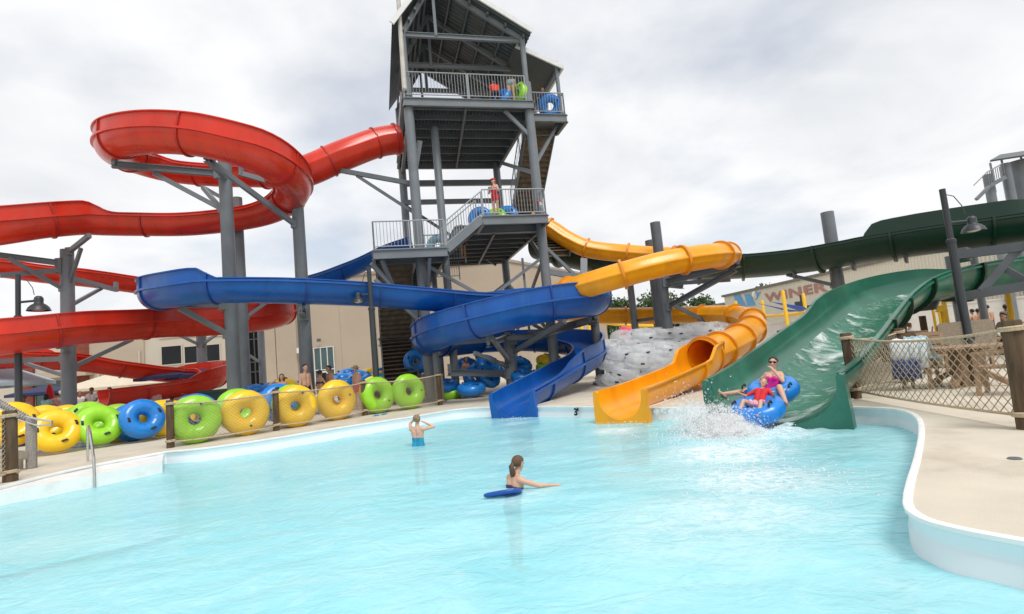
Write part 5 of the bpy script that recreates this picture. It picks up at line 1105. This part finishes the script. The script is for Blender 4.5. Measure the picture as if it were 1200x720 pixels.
# ================= PEOPLE
DN=(0,0,-1)
def nz(v): return V(v).normalized()
def evalmesh(o):
    bpy.context.view_layer.update(); dg=bpy.context.evaluated_depsgraph_get(); return bpy.data.meshes.new_from_object(o.evaluated_get(dg))
def person(loc,face,label,h=1.68,lean=0.,hz=.93,arms=None,legs=None,head=(0,0),skin=SKIN,hair=HBR,style='short',clothes=(),vox=.0125,group=None,tw_=0.,child=False,extras=None,fem=False,fat=1.):
    """loc: point under the hips at foot level; face: direction faced; arms/legs: unit directions (right then left)"""
    s=h/1.7; Lr=M.Rotation(-lean,3,'X'); hip=V((0,0,hz/s if hz!=.93 else .93))
    U=lambda x,y,z: hip+Lr@V((x,y,z-.93))
    arms=arms or [((.12,.05,-1),(.05,.15,-1))]*2; legs=legs or [((.03,0.02,-1),(0,-.04,-1))]*2
    sw=.155 if fem else .175; 
    B=[]  # bones name,p,q,r1,r2
    def bone(n,p,q,r1,r2): B.append((n,V(p),V(q),r1*fat,r2*fat))
    for x in(-.07,.07): bone('pelvis',U(x,-.01,.93),U(x*.95,0,1.0),.105 if fem else .098,.095); bone('waist',U(x*.85,0,1.0),U(x*.8,.005,1.12),.092,.088 if fem else .095); bone('chest',U(x*.8,.0,1.12),U(x*1.1,.0,1.31),.09,.098)
    if fem:
        for x in(-.07,.07): bone('bust',U(x,.07,1.25),U(x,.085,1.24),.055,.05)
    bone('yoke',U(-sw+.03,-.01,1.37),U(sw-.03,-.01,1.37),.066,.066); bone('neck',U(0,-.005,1.38),U(0,.012,1.50),.056,.05)
    hr_=Lr@M.Rotation(head[0],3,'Z')@M.Rotation(-head[1],3,'X'); hc=U(0,.015,1.50)+hr_@V((0,.012,.095))
    HD=lambda x,y,z: hc+hr_@V((x,y,z))
    bone('head',HD(0,-.012,.03),HD(0,.004,.035),.083,.08); bone('head',HD(0,.02,-.01),HD(0,.03,-.065),.072,.05); bone('head',HD(0,.088,.005),HD(0,.1,-.022),.010,.015)
    for x in(-.08,.08): bone('head',HD(x,-.005,.01),HD(x,-.01,-.015),.016,.012)
    for i,sx in((0,1),(1,-1)):
        d1,d2=arms[i][:2]; mir=lambda d:nz((d[0]*sx,d[1],d[2])); w=Lr if len(arms[i])<3 else M.Identity(3)
        S0=U(sx*sw,-.01,1.365); E=S0+(w@mir(d1))*.285; Wr=E+(w@mir(d2))*.245; sd='R' if sx>0 else 'L'
        bone('upper'+sd,S0,E,.05 if not fem else .045,.037); bone('fore'+sd,E,Wr,.037,.025)
        dh=(Wr-E).normalized(); a=dh.cross(V((0,0,1))); a=a.normalized() if a.length>.2 else V((0,sx,0)); side=a; nrm=dh.cross(side)
        for k in(-1,1): bone('hand'+sd,Wr+dh*.015+side*(.014*k),Wr+dh*.085+side*(.024*k),.019,.017)
        for k,(off,ln) in enumerate(((-.034,.062),(-.012,.078),(.011,.074),(.033,.058))):
            b0=Wr+dh*.088+side*off; m_=b0+(dh*.9+nrm*.25*(1)).normalized()*ln*.5; bone('hand'+sd,b0,m_,.0105,.0095); bone('hand'+sd,m_,m_+(dh*.7+nrm*.6).normalized()*ln*.5,.0095,.008)
        b0=Wr+dh*.03+side*.03; bone('hand'+sd,b0,b0+(dh*.6+side*.75).normalized()*.05,.013,.011)
        t1,t2=legs[i][:2]; Hp=hip+V((sx*.088,0,-.02)); K=Hp+mir(t1)*.42; An=K+mir(t2)*.40
        bone('thigh'+sd,Hp,K,.088,.056); bone('shin'+sd,K.lerp(An,.0),K.lerp(An,.3),.054,.055); bone('shin'+sd,K.lerp(An,.3),An,.055,.036)
        fd_=nz(legs[i][2]) if len(legs[i])>2 else V((sx*.15,1,-.05)).normalized()
        if len(legs[i])>2: fd_=mir(legs[i][2])
        bone('foot'+sd,An+V((0,0,-.03))-fd_*.03,An+fd_*.14+V((0,0,-.045)),.036,.03)
    mb=MB(); hs=1.16 if child else 1.
    for n,p,q,r1,r2 in B:
        if n=='head' and child: p=hc+(p-hc)*hs; q=hc+(q-hc)*hs; r1*=hs; r2*=hs
        mb.cap(p,q,r1,r2,10)
    face=V((face[0],face[1],0)).normalized(); Rz=M.Rotation(math.atan2(-face.x,face.y),4,'Z'); X=M.Translation(V(loc))@Rz@M.Diagonal((s,s,s,1))
    o=mb.build('body',skin,smooth=True); md=o.modifiers.new('r','REMESH'); md.mode='VOXEL'; md.voxel_size=vox; sm_=o.modifiers.new('s','SMOOTH'); sm_.iterations=4; sm_.factor=.5
    me=evalmesh(o); bpy.data.objects.remove(o); me.polygons.foreach_set('use_smooth',[True]*len(me.polygons)); me.materials.clear(); me.materials.append(skin)
    g=bpy.data.objects.new('person',me); COL.objects.link(g); me.transform(M.Identity(4)); g.matrix_world=X; tag(g,label,'person',group)
    nv=len(me.vertices); co_=np.empty(nv*3); me.vertices.foreach_get('co',co_); co_=co_.reshape(-1,3); no=np.empty(nv*3); me.vertices.foreach_get('normal',no); no=no.reshape(-1,3)
    names=[b[0] for b in B]; Pm=np.array([b[1][:] for b in B]); Q=np.array([b[2][:] for b in B]); rm=np.array([(b[3]+b[4])/2 for b in B])
    dq=Q-Pm; ll=(dq*dq).sum(1)+1e-9; tt=np.clip(((co_[:,None,:]-Pm[None])*dq[None]).sum(2)/ll,0,1); dist=np.linalg.norm(co_[:,None,:]-(Pm[None]+tt[...,None]*dq[None]),axis=2)-rm[None]
    near=dist.argmin(1); tn=tt[np.arange(nv),near]
    def child_mesh(mb,name,m,sm=True): c=mb.build(name,m,smooth=sm,ang=60); c.parent=g; return c
    fc=[tuple(p.vertices) for p in me.polygons]
    for name,m,spec,th in clothes:
        ok=np.zeros(nv,bool)
        for q in spec:
            if callable(q): ok|=np.array([bool(q(*co_[i])) for i in range(nv)])
            else:
                for bi,nm in enumerate(names):
                    if nm==q[0] or (nm[:-1]==q[0] and nm[-1] in 'RL'): ok|=(near==bi)&(tn>=q[1])&(tn<=q[2])
        idx={}; vs=[];fs=[]
        for f in fc:
            if all(ok[i] for i in f):
                t=[]
                for i in f:
                    if i not in idx: idx[i]=len(vs); vs.append(tuple(co_[i]+no[i]*th))
                    t.append(idx[i])
                fs.append(tuple(t))
        if fs: mb=MB(); mb.add(vs,fs); c=mb.build(name,m,smooth=True,ang=180,fix=False); c.parent=g; sd_=c.modifiers.new('thickness','SOLIDIFY'); sd_.thickness=.008; sd_.offset=-1
    # hair
    if style!='bald':
        mb=MB(); hm=1.16 if child else 1.
        tmp=MB(); tmp.sph((0,0,0),(.094*hm,.108*hm,.104*hm),20,14); cut={'short':(.15,.02),'long':(.15,-.3),'pony':(.1,-.02),'bun':(.1,-.02)}[style]
        for f in tmp.f:
            c=sum((V(tmp.v[i]) for i in f),V())/len(f); c=c/.1/hm
            keep= c.z>.25 and c.y<.75+.3*c.z-.25 or (c.y<cut[0] and c.z>-.55) 
            if keep: mb.add([HD(tmp.v[i][0],tmp.v[i][1]-.012,tmp.v[i][2]+.035) for i in f],[tuple(range(len(f)))])
        if style=='long':
            for k in range(9): 
                a=math.radians(190+160*k/8); mb.sweep([HD(.075*math.cos(a),.07*math.sin(a),.03),HD(.085*math.cos(a),.085*math.sin(a)-.01,-.1),HD(.08*math.cos(a),.07*math.sin(a)-.02,-.22+rnd(-.02,.02))],[.03,.032,.012],7)
        if style=='pony':
            for k in range(4): mb.sweep([HD(0,-.10,.03),HD(rnd(-.02,.02),-.135,-.04),HD(rnd(-.04,.04),-.11,-.14),HD(rnd(-.06,.06),-.09,-.22)],[.028,.034,.03,.008],7)
        if style=='bun': mb.sph(HD(0,-.10,.07),.045,10,7)
        bm=bmesh.new(); me2=bpy.data.meshes.new('t'); me2.from_pydata(mb.v,[],mb.f); bm.from_mesh(me2); bmesh.ops.remove_doubles(bm,verts=bm.verts,dist=.0005)
        me3=bpy.data.meshes.new('hair'); bm.to_mesh(me3); bm.free(); me3.materials.append(hair); me3.polygons.foreach_set('use_smooth',[True]*len(me3.polygons)); c=bpy.data.objects.new('hair',me3); COL.objects.link(c); c.parent=g
        sd_=c.modifiers.new('thickness','SOLIDIFY'); sd_.thickness=.012
    for x in(-.032,.032):
        mb=MB(); mb.sph(HD(x*hs,.083*hs,.018),(.011,.007,.006),8,6); child_mesh(mb,'eye',BLACK)
    mb=MB(); mb.sph(HD(0,.083*hs,-.055*hs),(.021,.008,.006),8,6); child_mesh(mb,'mouth',CDUST)
    if extras: extras(HD,child_mesh,U,B)
    return g
def swim1(m): return ('swimsuit',m,[('pelvis',0,1),('waist',0,1),('chest',0,.82),('bust',0,1),('thigh',0,.06)],.006)
def trunks(m,t=.55): return ('swim_trunks',m,[('pelvis',0,1),('thigh',0,t)],.014)
def bikini(m): return [('bikini_top',m,[lambda x,y,z: 1.19<z<1.28 and abs(x)<.2 ],.006),('bikini_bottom',m,[('pelvis',0,.8),('thigh',0,.05)],.006)]
def shirt(m): return ('shirt',m,[('pelvis',.2,1),('waist',0,1),('chest',0,1),('bust',0,1),('yoke',0,1),('upper',0,.65)],.016)
def xyY(px,Y,z=0.): p=at(px,430,Y); return V((p.x,Y,z))
TOCAM=lambda p: V((-p.x,-p.y,0)).normalized()
# girl standing in the pool, back to camera, hands to her head
p=gnd(490.5,523,WZ)
person((p.x,p.y,WZ-.80),(.35,.9),'girl in a turquoise swimsuit standing waist deep, back turned, hands raised to her face',h=1.42,arms=[((.52,.68,.05),(-.95,-.12,.50)),((.45,.62,.35),(-.72,.05,.65))],hair=HBL,style='bun',clothes=[('swimsuit',CTEAL,[('pelvis',0,1),('waist',0,1),('chest',0,.3),('thigh',0,.1)],.006),('swimsuit_strap',CPINKW,[lambda x,y,z: y<-.02 and abs(abs(x)-.055)<.014 and z>1.1 and z<1.4],.006)],vox=.011,fem=False,head=(.2,-.1))
# girl swimming low with a blue kickboard
def gx(HD,cm,U,B):
    mb=MB(); mb.sweep([HD(-.08,-.03,.05),HD(0,-.115,.02),HD(.08,-.03,.05)],.012,6); cm(mb,'hair_band',CDUST)
p=gnd(603,574,WZ)
person((p.x-.05,p.y+.05,WZ-.98),(.85,.55),'girl with a wet brown ponytail sunk to her shoulders, one arm stretched out',h=1.36,lean=.25,arms=[((.75,.75,-.12),(.3,.95,.12)),((.35,.55,-.75),(-.1,.9,.1))],hair=HBR,style='pony',clothes=[swim1(CNAVY)],vox=.011,head=(.1,-.1),extras=gx)
p=gnd(598,578,WZ); mb=MB(); Rk=M.Rotation(.15,3,'Z')@M.Rotation(-.32,3,'X'); n=40
prof_=[]; 
for rr_,z in((0.,.03),(.85,.03),(.95,.022),(1.,.0),(.95,-.022),(.85,-.03),(0,-.03)):
    prof_.append((rr_,z))
mb.lathe(prof_,n); mb.v=[tuple(V((p.x-.08,p.y-.12,WZ+.035))+Rk@V((v[0]*.235,v[1]*.155*(1.+.35*(v[0])),v[2]*.8))) for v in mb.v]
bd=mb.build('kickboard',mat('foam_royal_blue',(.006,.07,.34),.35),smooth=True); tag(bd,'small royal blue kickboard floating behind the swimming girl','kickboard')
mb=MB(); 
for k in(-1,0,1): mb.box(V((p.x-.08,p.y-.12,WZ+.035))+Rk@V((k*.09,-.08,.028)),(.06,.02,.006),Rk)
c=mb.build('white_stripe',WHITEP); adopt(c,bd)
# raft riders in the green flume
i=GP.idx(26.45); c=GP.C[i]-GP.U[i]*.50+V((0,0,0)); T=GP.T[i]; th=V((T.x,T.y,0)).normalized(); sidev=V((th.y,-th.x,0))  # to the rider side
nrm=(V((0,0,1))*.93+th*.22).normalized()
c=gnd(893,483,.02)+V((0,0,.22)); c=at(896,469,9.75)
q=nrm.to_track_quat('Z','Y').to_matrix().to_4x4(); yaw=math.atan2(th.y,th.x)
Xr=M.Translation(c)@M.Rotation(yaw-.12,4,'Z')@M.Rotation(.34,4,'Y')@M.Diagonal((.82,.82,.82,1))
g=bpy.data.objects.new('double_tube',None); COL.objects.link(g); g.matrix_world=Xr; tag(g,'bright blue double inner tube carrying two riders into the splash','raft')
for dx in(-.47,.45):
    mb=ring(.36,.21,1,44,14,.02); o=mb.build('ring',TBLUE,smooth=True,ang=80,fix=False); o.location=(dx,0,0); o.parent=g
for (x,y) in((.6,.38),(.6,-.38),(-.25,.5),(-.25,-.5)):
    mb=MB(); mb.sweep([(x-.09,y,.19),(x-.06,y,.245),(x+.06,y,.245),(x+.09,y,.19)],.022,6); o=mb.build('handle',BLACK); o.parent=g
def shades(HD,cm,U,B):
    mb=MB()
    for x in(-.036,.036): mb.sph(HD(x,.086,.022),(.033,.012,.024),12,8)
    mb.beam(HD(-.02,.09,.03),HD(.02,.09,.03),.01,.01)
    for x in(-.08,.08): mb.beam(HD(x*.85,.08,.028),HD(x*1.05,-.01,.025),.008,.012)
    cm(mb,'sunglasses',BLACK)
P0=Xr@V((-.42,0,-.02)); fwd=(Xr.to_3x3()@V((1,0,0)))
person((P0.x,P0.y,P0.z-.24),(fwd.x,fwd.y),'woman in a magenta swimsuit and sunglasses riding at the back of the double tube',h=1.56,hz=.20*1.56/1.7,lean=-.45,arms=[((.55,.1,-.8),(.35,.75,-.5)),((.35,.55,-.7),(-.55,.35,.75))],legs=[((.93,.42,.30),(.85,.62,-.02),(.5,.5,.7)),((.50,.75,.52),(.42,.55,-.72),(.3,.6,.5))],hair=HBK,style='bun',skin=SKIN,clothes=[swim1(CPINK),('swimsuit_trim',CBLK,[lambda x,y,z:False],.01)],vox=.011,fem=True,head=(.25,.35),extras=shades,fat=1.05)
P1=Xr@V((.38,.03,.0))
person((P1.x,P1.y,P1.z-.02),(fwd.x,fwd.y),'small child in red and pink lying in the front ring of the double tube',h=1.12,hz=.12*1.12/1.7,lean=-.7,arms=[((.6,.2,-.6),(.3,.8,-.2)),((.6,.2,-.6),(.3,.8,-.2))],legs=[((.35,.85,.38),(.1,.65,-.7),(.1,.8,.5)),((.30,.85,.30),(.05,.6,-.75),(.1,.8,.5))],hair=HBL,style='short',child=True,clothes=[('rash_shirt',CRED,[('waist',0,1),('chest',0,1),('yoke',0,1),('upper',0,.9)],.012),('swim_shorts',CPINKW,[('pelvis',0,1),('thigh',0,.7)],.02)],vox=.0125,head=(.5,.2))
# lifeguard and riders on the tower
gp=tw(mdB[0]-2.05,mv+.45,ZM)
def visor(HD,cm,U,B):
    mb=MB(); mb.sph(HD(0,-.005,.075),(.1,.112,.06),14,8); mb.sph(HD(0,.11,.06),(.075,.07,.008),12,6); cm(mb,'cap',CRED)
def tubex(HD,cm,U,B): pass
person(gp,(-.55,-.8),'lifeguard in red top, shorts and cap at the rail of the middle platform',h=1.66,arms=[((.35,.25,-.9),(-.55,.6,.55)),((.35,.25,-.9),(-.6,.6,.45))],hair=HBL,style='pony',fem=True,clothes=[('tank_top',CRED,[('waist',0,1),('chest',0,.9),('bust',0,1)],.01),('shorts',CRED,[('pelvis',0,1),('thigh',0,.4)],.016)],extras=visor)
mb=MB(); a=tw(mdB[0]-.15,mv+.12,ZM+.35); b_=tw(mdB[0]-.1,mv+1.3,ZM+1.1); mb.beam(a,b_,.09,.12); mb.beam(a.lerp(b_,.3),a.lerp(b_,.5),.095,.125,mi=1); tag(mb.build('rescue_tube',[WHITEP,CRED]),'white and red rescue tube hung on the middle platform railing','rescue tube')
# seated pair and tubes on the tower floor
def tplace(c,u,v,z,nrm,lb): pass
person(tw(3.82,.16,ZT),(-.25,.95),'rider in a bright red shirt bending over on the top platform, seen from behind',h=1.6,lean=.42,arms=[((.1,.1,-1,),(.05,.3,-1),1)]*2,style='short',hz=.50,legs=[((.15,.75,-.55),(0,-.75,-.65)),((.15,.75,-.55),(0,-.75,-.65))],clothes=[shirt(CORG),('shorts',CBLK,[('pelvis',0,1),('thigh',0,.7)],.014)],skin=SKIN2)
person(tw(4.52,.16,ZT),(.1,.95),'woman in a grey green patterned swimsuit bending over on the top platform, seen from behind',h=1.7,lean=.8,arms=[((.1,.1,-1),(.05,.3,-1),1)]*2,style='long',hair=HBR,fem=True,clothes=[swim1(CGREY)])
person(tw(W_+1.15,1.2,ZT-.25),(-.2,-.95),'rider in dark clothes behind a blue tube on the stair bay of the top platform',h=1.6,arms=[((.4,.4,-.8),(-.2,.8,-.2)),((.4,.4,-.8),(-.2,.8,-.2))],style='short',hair=HBK,skin=SKIN2,clothes=[shirt(CNAVY),('shorts',CBLK,[('pelvis',0,1),('thigh',0,.7)],.014)])
person(tw(2.05,1.7,ZL+.02),(.6,-.6),'person in a pale blue shirt waiting on the lower tower floor behind the stair rail',h=1.5,style='short',clothes=[shirt(CMINT),trunks(CNAVY)],skin=SKIN2)
def tube_once(m,loc,nrm,lb,R=.36,r=.2):
    g=thing('inner_tube',(0,0,0),lb,'inner tube','inner tubes up on the slide tower'); o=ring(R,r).build('ring',m,smooth=True,ang=80,fix=False); o.parent=g
    for a in(.6,3.7):
        mb=MB(); 
        for t in(-.13,0): mb.beam(((R+.05)*math.cos(a+t),(R+.05)*math.sin(a+t),r*.97),((R+.05)*math.cos(a+t+.13),(R+.05)*math.sin(a+t+.13),r*.97),.055,.02)
        o=mb.build('handle',BLACK); o.parent=g
    g.matrix_world=M.Translation(V(loc))@V(nrm).normalized().to_track_quat('Z','Y').to_matrix().to_4x4(); return g
tube_once(TBLUE,tw(4.12,.55,ZT+.40),(-.6,-.7,.5),'blue inner tube between the two bending riders on the top platform')
tube_once(TGRN,tw(4.95,.3,ZT+.5),(-.8,-.4,.1),'lime green inner tube beside the roof post on the top platform')
tube_once(TBLUE,tw(W_+1.3,.85,ZT+.28),(.1,-.85,-.3),'blue inner tube held by the rider on the stair bay of the top platform')
tube_once(TBLUE,tw(ma0+.35,mv+2.3,ZM+.5),(-.2,-.95,.1),'blue inner tube standing like an arch behind the stair to the middle platform')
tube_once(TGRN,tw(ma0+1.0,mv+2.2,ZM+.45),(-.2,-.8,.4),'lime green inner tube behind the middle platform railing')
tube_once(TBLUE,tw(ma0+1.55,mv+2.2,ZM+.5),(-.3,-.9,.2),'blue inner tube just left of the lifeguard')
tube_once(mat('vinyl_pale_blue',(.25,.50,.62),.3),tw(1.0,2.2,ZL+.75),(-.3,-.9,.2),'pale blue inner tube on the lower tower floor behind the front columns')
# bathers behind the fenced tubes
def P3(px,Y,face,lb,**k): return person(xyY(px,Y),face,lb,**k)
def strawhat(HD,cm,U,B):
    mb=MB(); mb.lathe([(0,.12),(.08,.115),(.1,.05),(.19,.03),(.195,.022),(.1,.035),(0,.04)],18,HD(0,0,.03)); cm(mb,'hat',CTAN)
P3(329.5,19.2,(.3,-.9),'girl in a green bikini shading her eyes, standing in front of the slim grey column',h=1.56,arms=[((.7,.2,.0),(-.75,.35,.5)),((.15,.1,-1),(.05,.25,-1))],style='long',hair=HBR,clothes=bikini(CGRB),fem=True)
P3(357,19.2,(.85,-.45),'bare chested pale man with dark hair, looking right, behind the yellow tubes',h=1.82,style='short',hair=HBK,clothes=[trunks(CBLK)],arms=[((.14,.0,-1),(.05,.2,-1)),((.14,.0,-1),(.05,.2,-1))],head=(-.25,0))
P3(374,19.9,(.5,.8),'woman in a navy bikini seen from behind between the pale man and the tanned boy',h=1.58,style='bun',hair=HBK,skin=SKIN2,clothes=bikini(CNAVY),fem=True,arms=[((.5,.2,-.8),(-.1,.7,.5))]*2)
P3(385.5,20.2,(-.6,-.7),'tanned bare chested boy facing the pale man, before the glass door',h=1.72,style='short',hair=HBK,skin=SKIN2,clothes=[trunks(CNAVY)])
P3(417,20.6,(-.5,-.8),'child in red trunks and a straw hat just left of the middle lamp post',h=1.62,style='short',hair=HBR,clothes=[trunks(CRED)],extras=strawhat)
P3(467.5,25.5,(.2,-.9),'dark haired woman in a black swimsuit far back, left of the upright blue tube',h=1.66,style='long',hair=HBK,skin=SKIN3,clothes=[swim1(CBLK)],fem=True)
P3(546,23.5,(.6,-.6),'bather sitting out of the sun behind the blue tubes under the spiral, left one',h=1.6,style='short',skin=SKIN2,clothes=[trunks(CNAVY)])
P3(560,25.,(-.3,-.8),'bather standing under the blue spiral beside the centre column, right one',h=1.65,style='short',skin=SKIN2,clothes=[trunks(CRED)])
mb=MB(); a=xyY(-120,24.4); b_=xyY(232,23.9); mb.prism([(a.x,a.y),(b_.x,b_.y),(b_.x+.5,34),(a.x,34)],.0,.5); tag(mb.build('terrace',CONC),kind='structure')
# seated / standing guests at the far left
SIT=[((.12,.99,-.05),(0,.02,-1)),((.12,.99,-.05),(0,.02,-1))]
LAP=[((.2,.4,-.85),(-.3,.9,-.1))]*2
def stool(px,Y,lb,hh=.42):
    p=xyY(px,Y,.5); g=thing('bench_seat',p,lb,'seat','low seats of the guests at the left'); mb=MB(); mb.box(p+V((0,-.05,hh-.03)),(.5,.46,.06)); mb.build('seat',TWOOD,g)
    for x in(-.2,.2): mb=MB(); mb.box(p+V((x,-.05,(hh-.06)/2)),(.06,.4,hh-.063)); mb.build('leg',TWOOD,g)
for px,Y,f,lb,kw in[(54,25,(-.2,.9),'seated woman in a mint top with dark hair, below the red folded umbrella',dict(h=1.62,style='long',hair=HBK,skin=SKIN2,clothes=[shirt(CMINT),trunks(CNAVY)],fem=True)),
 (66,25.5,(-.5,.8),'seated guest in a dusty red top just left of the thick grey column',dict(h=1.66,style='short',hair=HBK,skin=SKIN2,clothes=[shirt(CDUST),trunks(CBLK)])),
 (28,25,(.5,-.8),'seated guest in a pink shirt by the left lamp post',dict(h=1.62,style='short',hair=HBK,skin=SKIN3,clothes=[shirt(CPINKW),trunks(CKH)])),
 (107,26,(.3,-.9),'man in a white shirt seated left of the lowest red run',dict(h=1.76,style='short',hair=HBK,skin=SKIN3,clothes=[shirt(CWHT),trunks(CKH)])),
 (93,26.5,(.6,-.7),'guest in a white top seated right of the thick grey column',dict(h=1.6,style='short',hair=HBK,skin=SKIN2,clothes=[shirt(CWHT),trunks(CNAVY)])),
 (128,25.5,(-.6,-.7),'guest in a dark shirt seated before the lowest red run',dict(h=1.66,style='short',hair=HBK,skin=SKIN2,clothes=[shirt(CBLK),trunks(CKH)])),
 (216,24.3,(-.8,-.5),'guest in a blue patterned shirt seated left of the green bin',dict(h=1.66,style='short',hair=HBR,skin=SKIN,clothes=[shirt(CBLU),trunks(CPINKW)]))]:
    s=kw['h']/1.7; person(xyY(px,Y,.5),f,lb,hz=.55*s,legs=SIT,arms=LAP,vox=.015,**kw); stool(px,Y,'low brown seat under the '+' '.join(lb.replace('seated ','').split()[:8]).rstrip(' ,a'))
P3(182,23.4,(.2,-.9),'child in a dusty pink shirt standing in front of the lowest red loop',h=1.5,style='short',hair=HBR,clothes=[shirt(CDUST),trunks(CKH)],vox=.015)
P3(158,23.6,(-.7,-.4),'woman in a white cover up leaning forward in front of the lowest red run',h=1.6,lean=.9,style='long',hair=HBK,clothes=[shirt(CWHT),trunks(CWHT)],skin=SKIN2,fem=True,vox=.015,arms=[((.1,.1,-1),(.05,.4,-1),1)]*2)
# right background
P3(1151,24.5,(-.2,.9),'leftmost of three bare backed bathers behind the pale rope fence, hand on hip',h=1.62,style='short',hair=HBK,clothes=[trunks(CKH,.75)],arms=[((.2,.1,-1),(.05,.25,-1)),((.75,-.1,-.7),(-.7,.2,-.5))],vox=.015)
P3(1157.5,24.8,(.3,.9),'middle one of three bare backed bathers behind the pale rope fence, darker skin',h=1.62,style='short',hair=HBK,skin=SKIN2,clothes=[trunks(CBLK)],vox=.015)
P3(1169,24.2,(.0,.9),'rightmost and tallest of three bare backed bathers behind the pale rope fence',h=1.74,style='short',hair=HBK,clothes=[trunks(CNAVY)],vox=.015)
P3(1191,23.,(.4,.8),'bather in dark trunks beneath the truss at the right edge',h=1.66,style='short',hair=HBK,skin=SKIN3,clothes=[trunks(CKH),shirt(CKH)],vox=.015)
for px,Y,f,lb,kw in[(1187,17.5,(-.9,-.3),'guest in a grey shirt seated under the truss at the right edge',dict(h=1.68,style='short',hair=HBK,skin=SKIN2,clothes=[shirt(CKH),trunks(CNAVY)])),(1073,21.5,(.9,.1),'guest in a white shirt seated far back at a cafe table under the green flume',dict(h=1.64,style='short',hair=HBR,clothes=[shirt(CWHT),trunks(CNAVY)]))]:
    person(xyY(px,Y),f,lb,hz=.55*kw['h']/1.7,legs=SIT,arms=LAP,vox=.015,**kw); p=xyY(px,Y); g=thing('bench_seat',p,'low brown seat under the '+' '.join(lb.replace('seated ','').split()[:9]),'seat','low seats of the guests at the right'); mb=MB(); mb.box(p+V((0,0,.39)),(.5,.46,.06)); mb.build('seat',TWOOD,g)
    for x in(-.2,.2): mb=MB(); mb.box(p+V((x,0,.18)),(.06,.4,.357)); mb.build('leg',TWOOD,g)
# ================= SPLASH
rg=random.Random(11); mb=MB(); C0=gnd(900,505,WZ)
ico=bmesh.new(); bmesh.ops.create_icosphere(ico,subdivisions=1,radius=1); iv=[v.co.copy() for v in ico.verts]; fi=[tuple(v.index for v in f.verts) for f in ico.faces]; ico.free()
back=th
def drop(p,r,st=None):
    s=V((rg.uniform(.7,1.4),rg.uniform(.7,1.4),rg.uniform(.7,1.5))); mb.add([p+V((v.x*s.x,v.y*s.y,v.z*s.z))*r for v in iv],fi)
fr=Xr@V((1.1,0,-.2)); fr=V((fr.x,fr.y,WZ))+sidev*.25
SPW=thin('white_water',.45,.1,.6,(1.,1.,1.))
def soft(name,k):   # mist: dense in the middle of each puff, thin at its rim
    m=thin(name,0,.1,.65,(1.,1.,1.)); nt=m.node_tree; N=nt.nodes; L=nt.links
    lw=N.new('ShaderNodeLayerWeight'); lw.inputs[0].default_value=.5; inv=N.new('ShaderNodeMath'); inv.operation='SUBTRACT'; inv.inputs[0].default_value=1; L.new(lw.outputs['Facing'],inv.inputs[1])
    pw=N.new('ShaderNodeMath'); pw.operation='POWER'; L.new(inv.outputs[0],pw.inputs[0]); pw.inputs[1].default_value=1.6; ml=N.new('ShaderNodeMath'); ml.operation='MULTIPLY'; L.new(pw.outputs[0],ml.inputs[0]); ml.inputs[1].default_value=k
    t=N.new('ShaderNodeBsdfTransparent'); mx=N.new('ShaderNodeMixShader'); L.new(ml.outputs[0],mx.inputs[0]); L.new(t.outputs[0],mx.inputs[1]); L.new(N['Mix Shader'].outputs[0],mx.inputs[2]); L.new(mx.outputs[0],N['Material Output'].inputs[0]); return m
MIST=soft('water_mist',.40)
def crest(l): return .36*math.exp(-((l-.10)/.36)**2)+.03
sm_=MB(); keep=mb; 
ico=bmesh.new(); bmesh.ops.create_icosphere(ico,subdivisions=2,radius=1); iv2=[v.co.copy() for v in ico.verts]; fi2=[tuple(v.index for v in f.verts) for f in ico.faces]; ico.free()
for k in range(800):
    a=rg.gauss(.1,.8); d=th*math.cos(a)+sidev*math.sin(a)*1.2; l=abs(rg.gauss(0,.55)); z=crest(l)*rg.random()**.8*.8; r=rg.uniform(.035,.12)*(1 if l<.8 else .7)
    p=fr+d*l+V((0,0,z-.02)); sm_.add([p+V((v.x*1.2,v.y*1.2,v.z*(.8 if z>.1 else .35)))*r for v in iv2],fi2)
for k in range(220):
    p=fr+sidev*rg.gauss(.62,.22)-th*rg.gauss(.05,.22)+V((0,0,.05+.42*rg.random()**1.3)); r=rg.uniform(.02,.07); sm_.add([p+v*r for v in iv2],fi2)
for k in range(3400):
    a=rg.gauss(.1,.85); d=th*math.cos(a)+sidev*math.sin(a)*1.25; l=abs(rg.gauss(0,.55)); z=crest(l)*1.25*rg.random()**.6
    drop(fr+d*(l+.03)+sidev*rg.gauss(0,.15)+V((0,0,z)),rg.choice((.003,.004,.005,.006,.008,.011)))
for k in range(2600):
    h=abs(rg.gauss(0,.30)); drop(fr+sidev*rg.gauss(.66,.2+.15*h)-th*rg.gauss(.05,.25)+V((0,0,.05+h)),rg.choice((.003,.004,.005,.007,.009,.013)))
n0=len(mb.f); mb.add(sm_.v,sm_.f,1)
o=mb.build('splash',[SPW,MIST],smooth=True,ang=180,fix=False); tag(o,'white water splash bursting in front of the blue double tube','splash',kind='stuff')
mb=MB()
for (px,py,sx,n) in((722,498,.35,260),(600,492,.25,110),(878,560,.55,420)):
    c=gnd(px,py,WZ)
    for k in range(n): drop(c+V((rg.gauss(0,sx),rg.gauss(0,sx),.01+abs(rg.gauss(0,.03)))),rg.choice((.003,.005,.007,.010)))
tag(mb.build('foam',SPW,smooth=True,ang=180,fix=False),'loose white foam where the slides run into the pool','foam',kind='stuff')
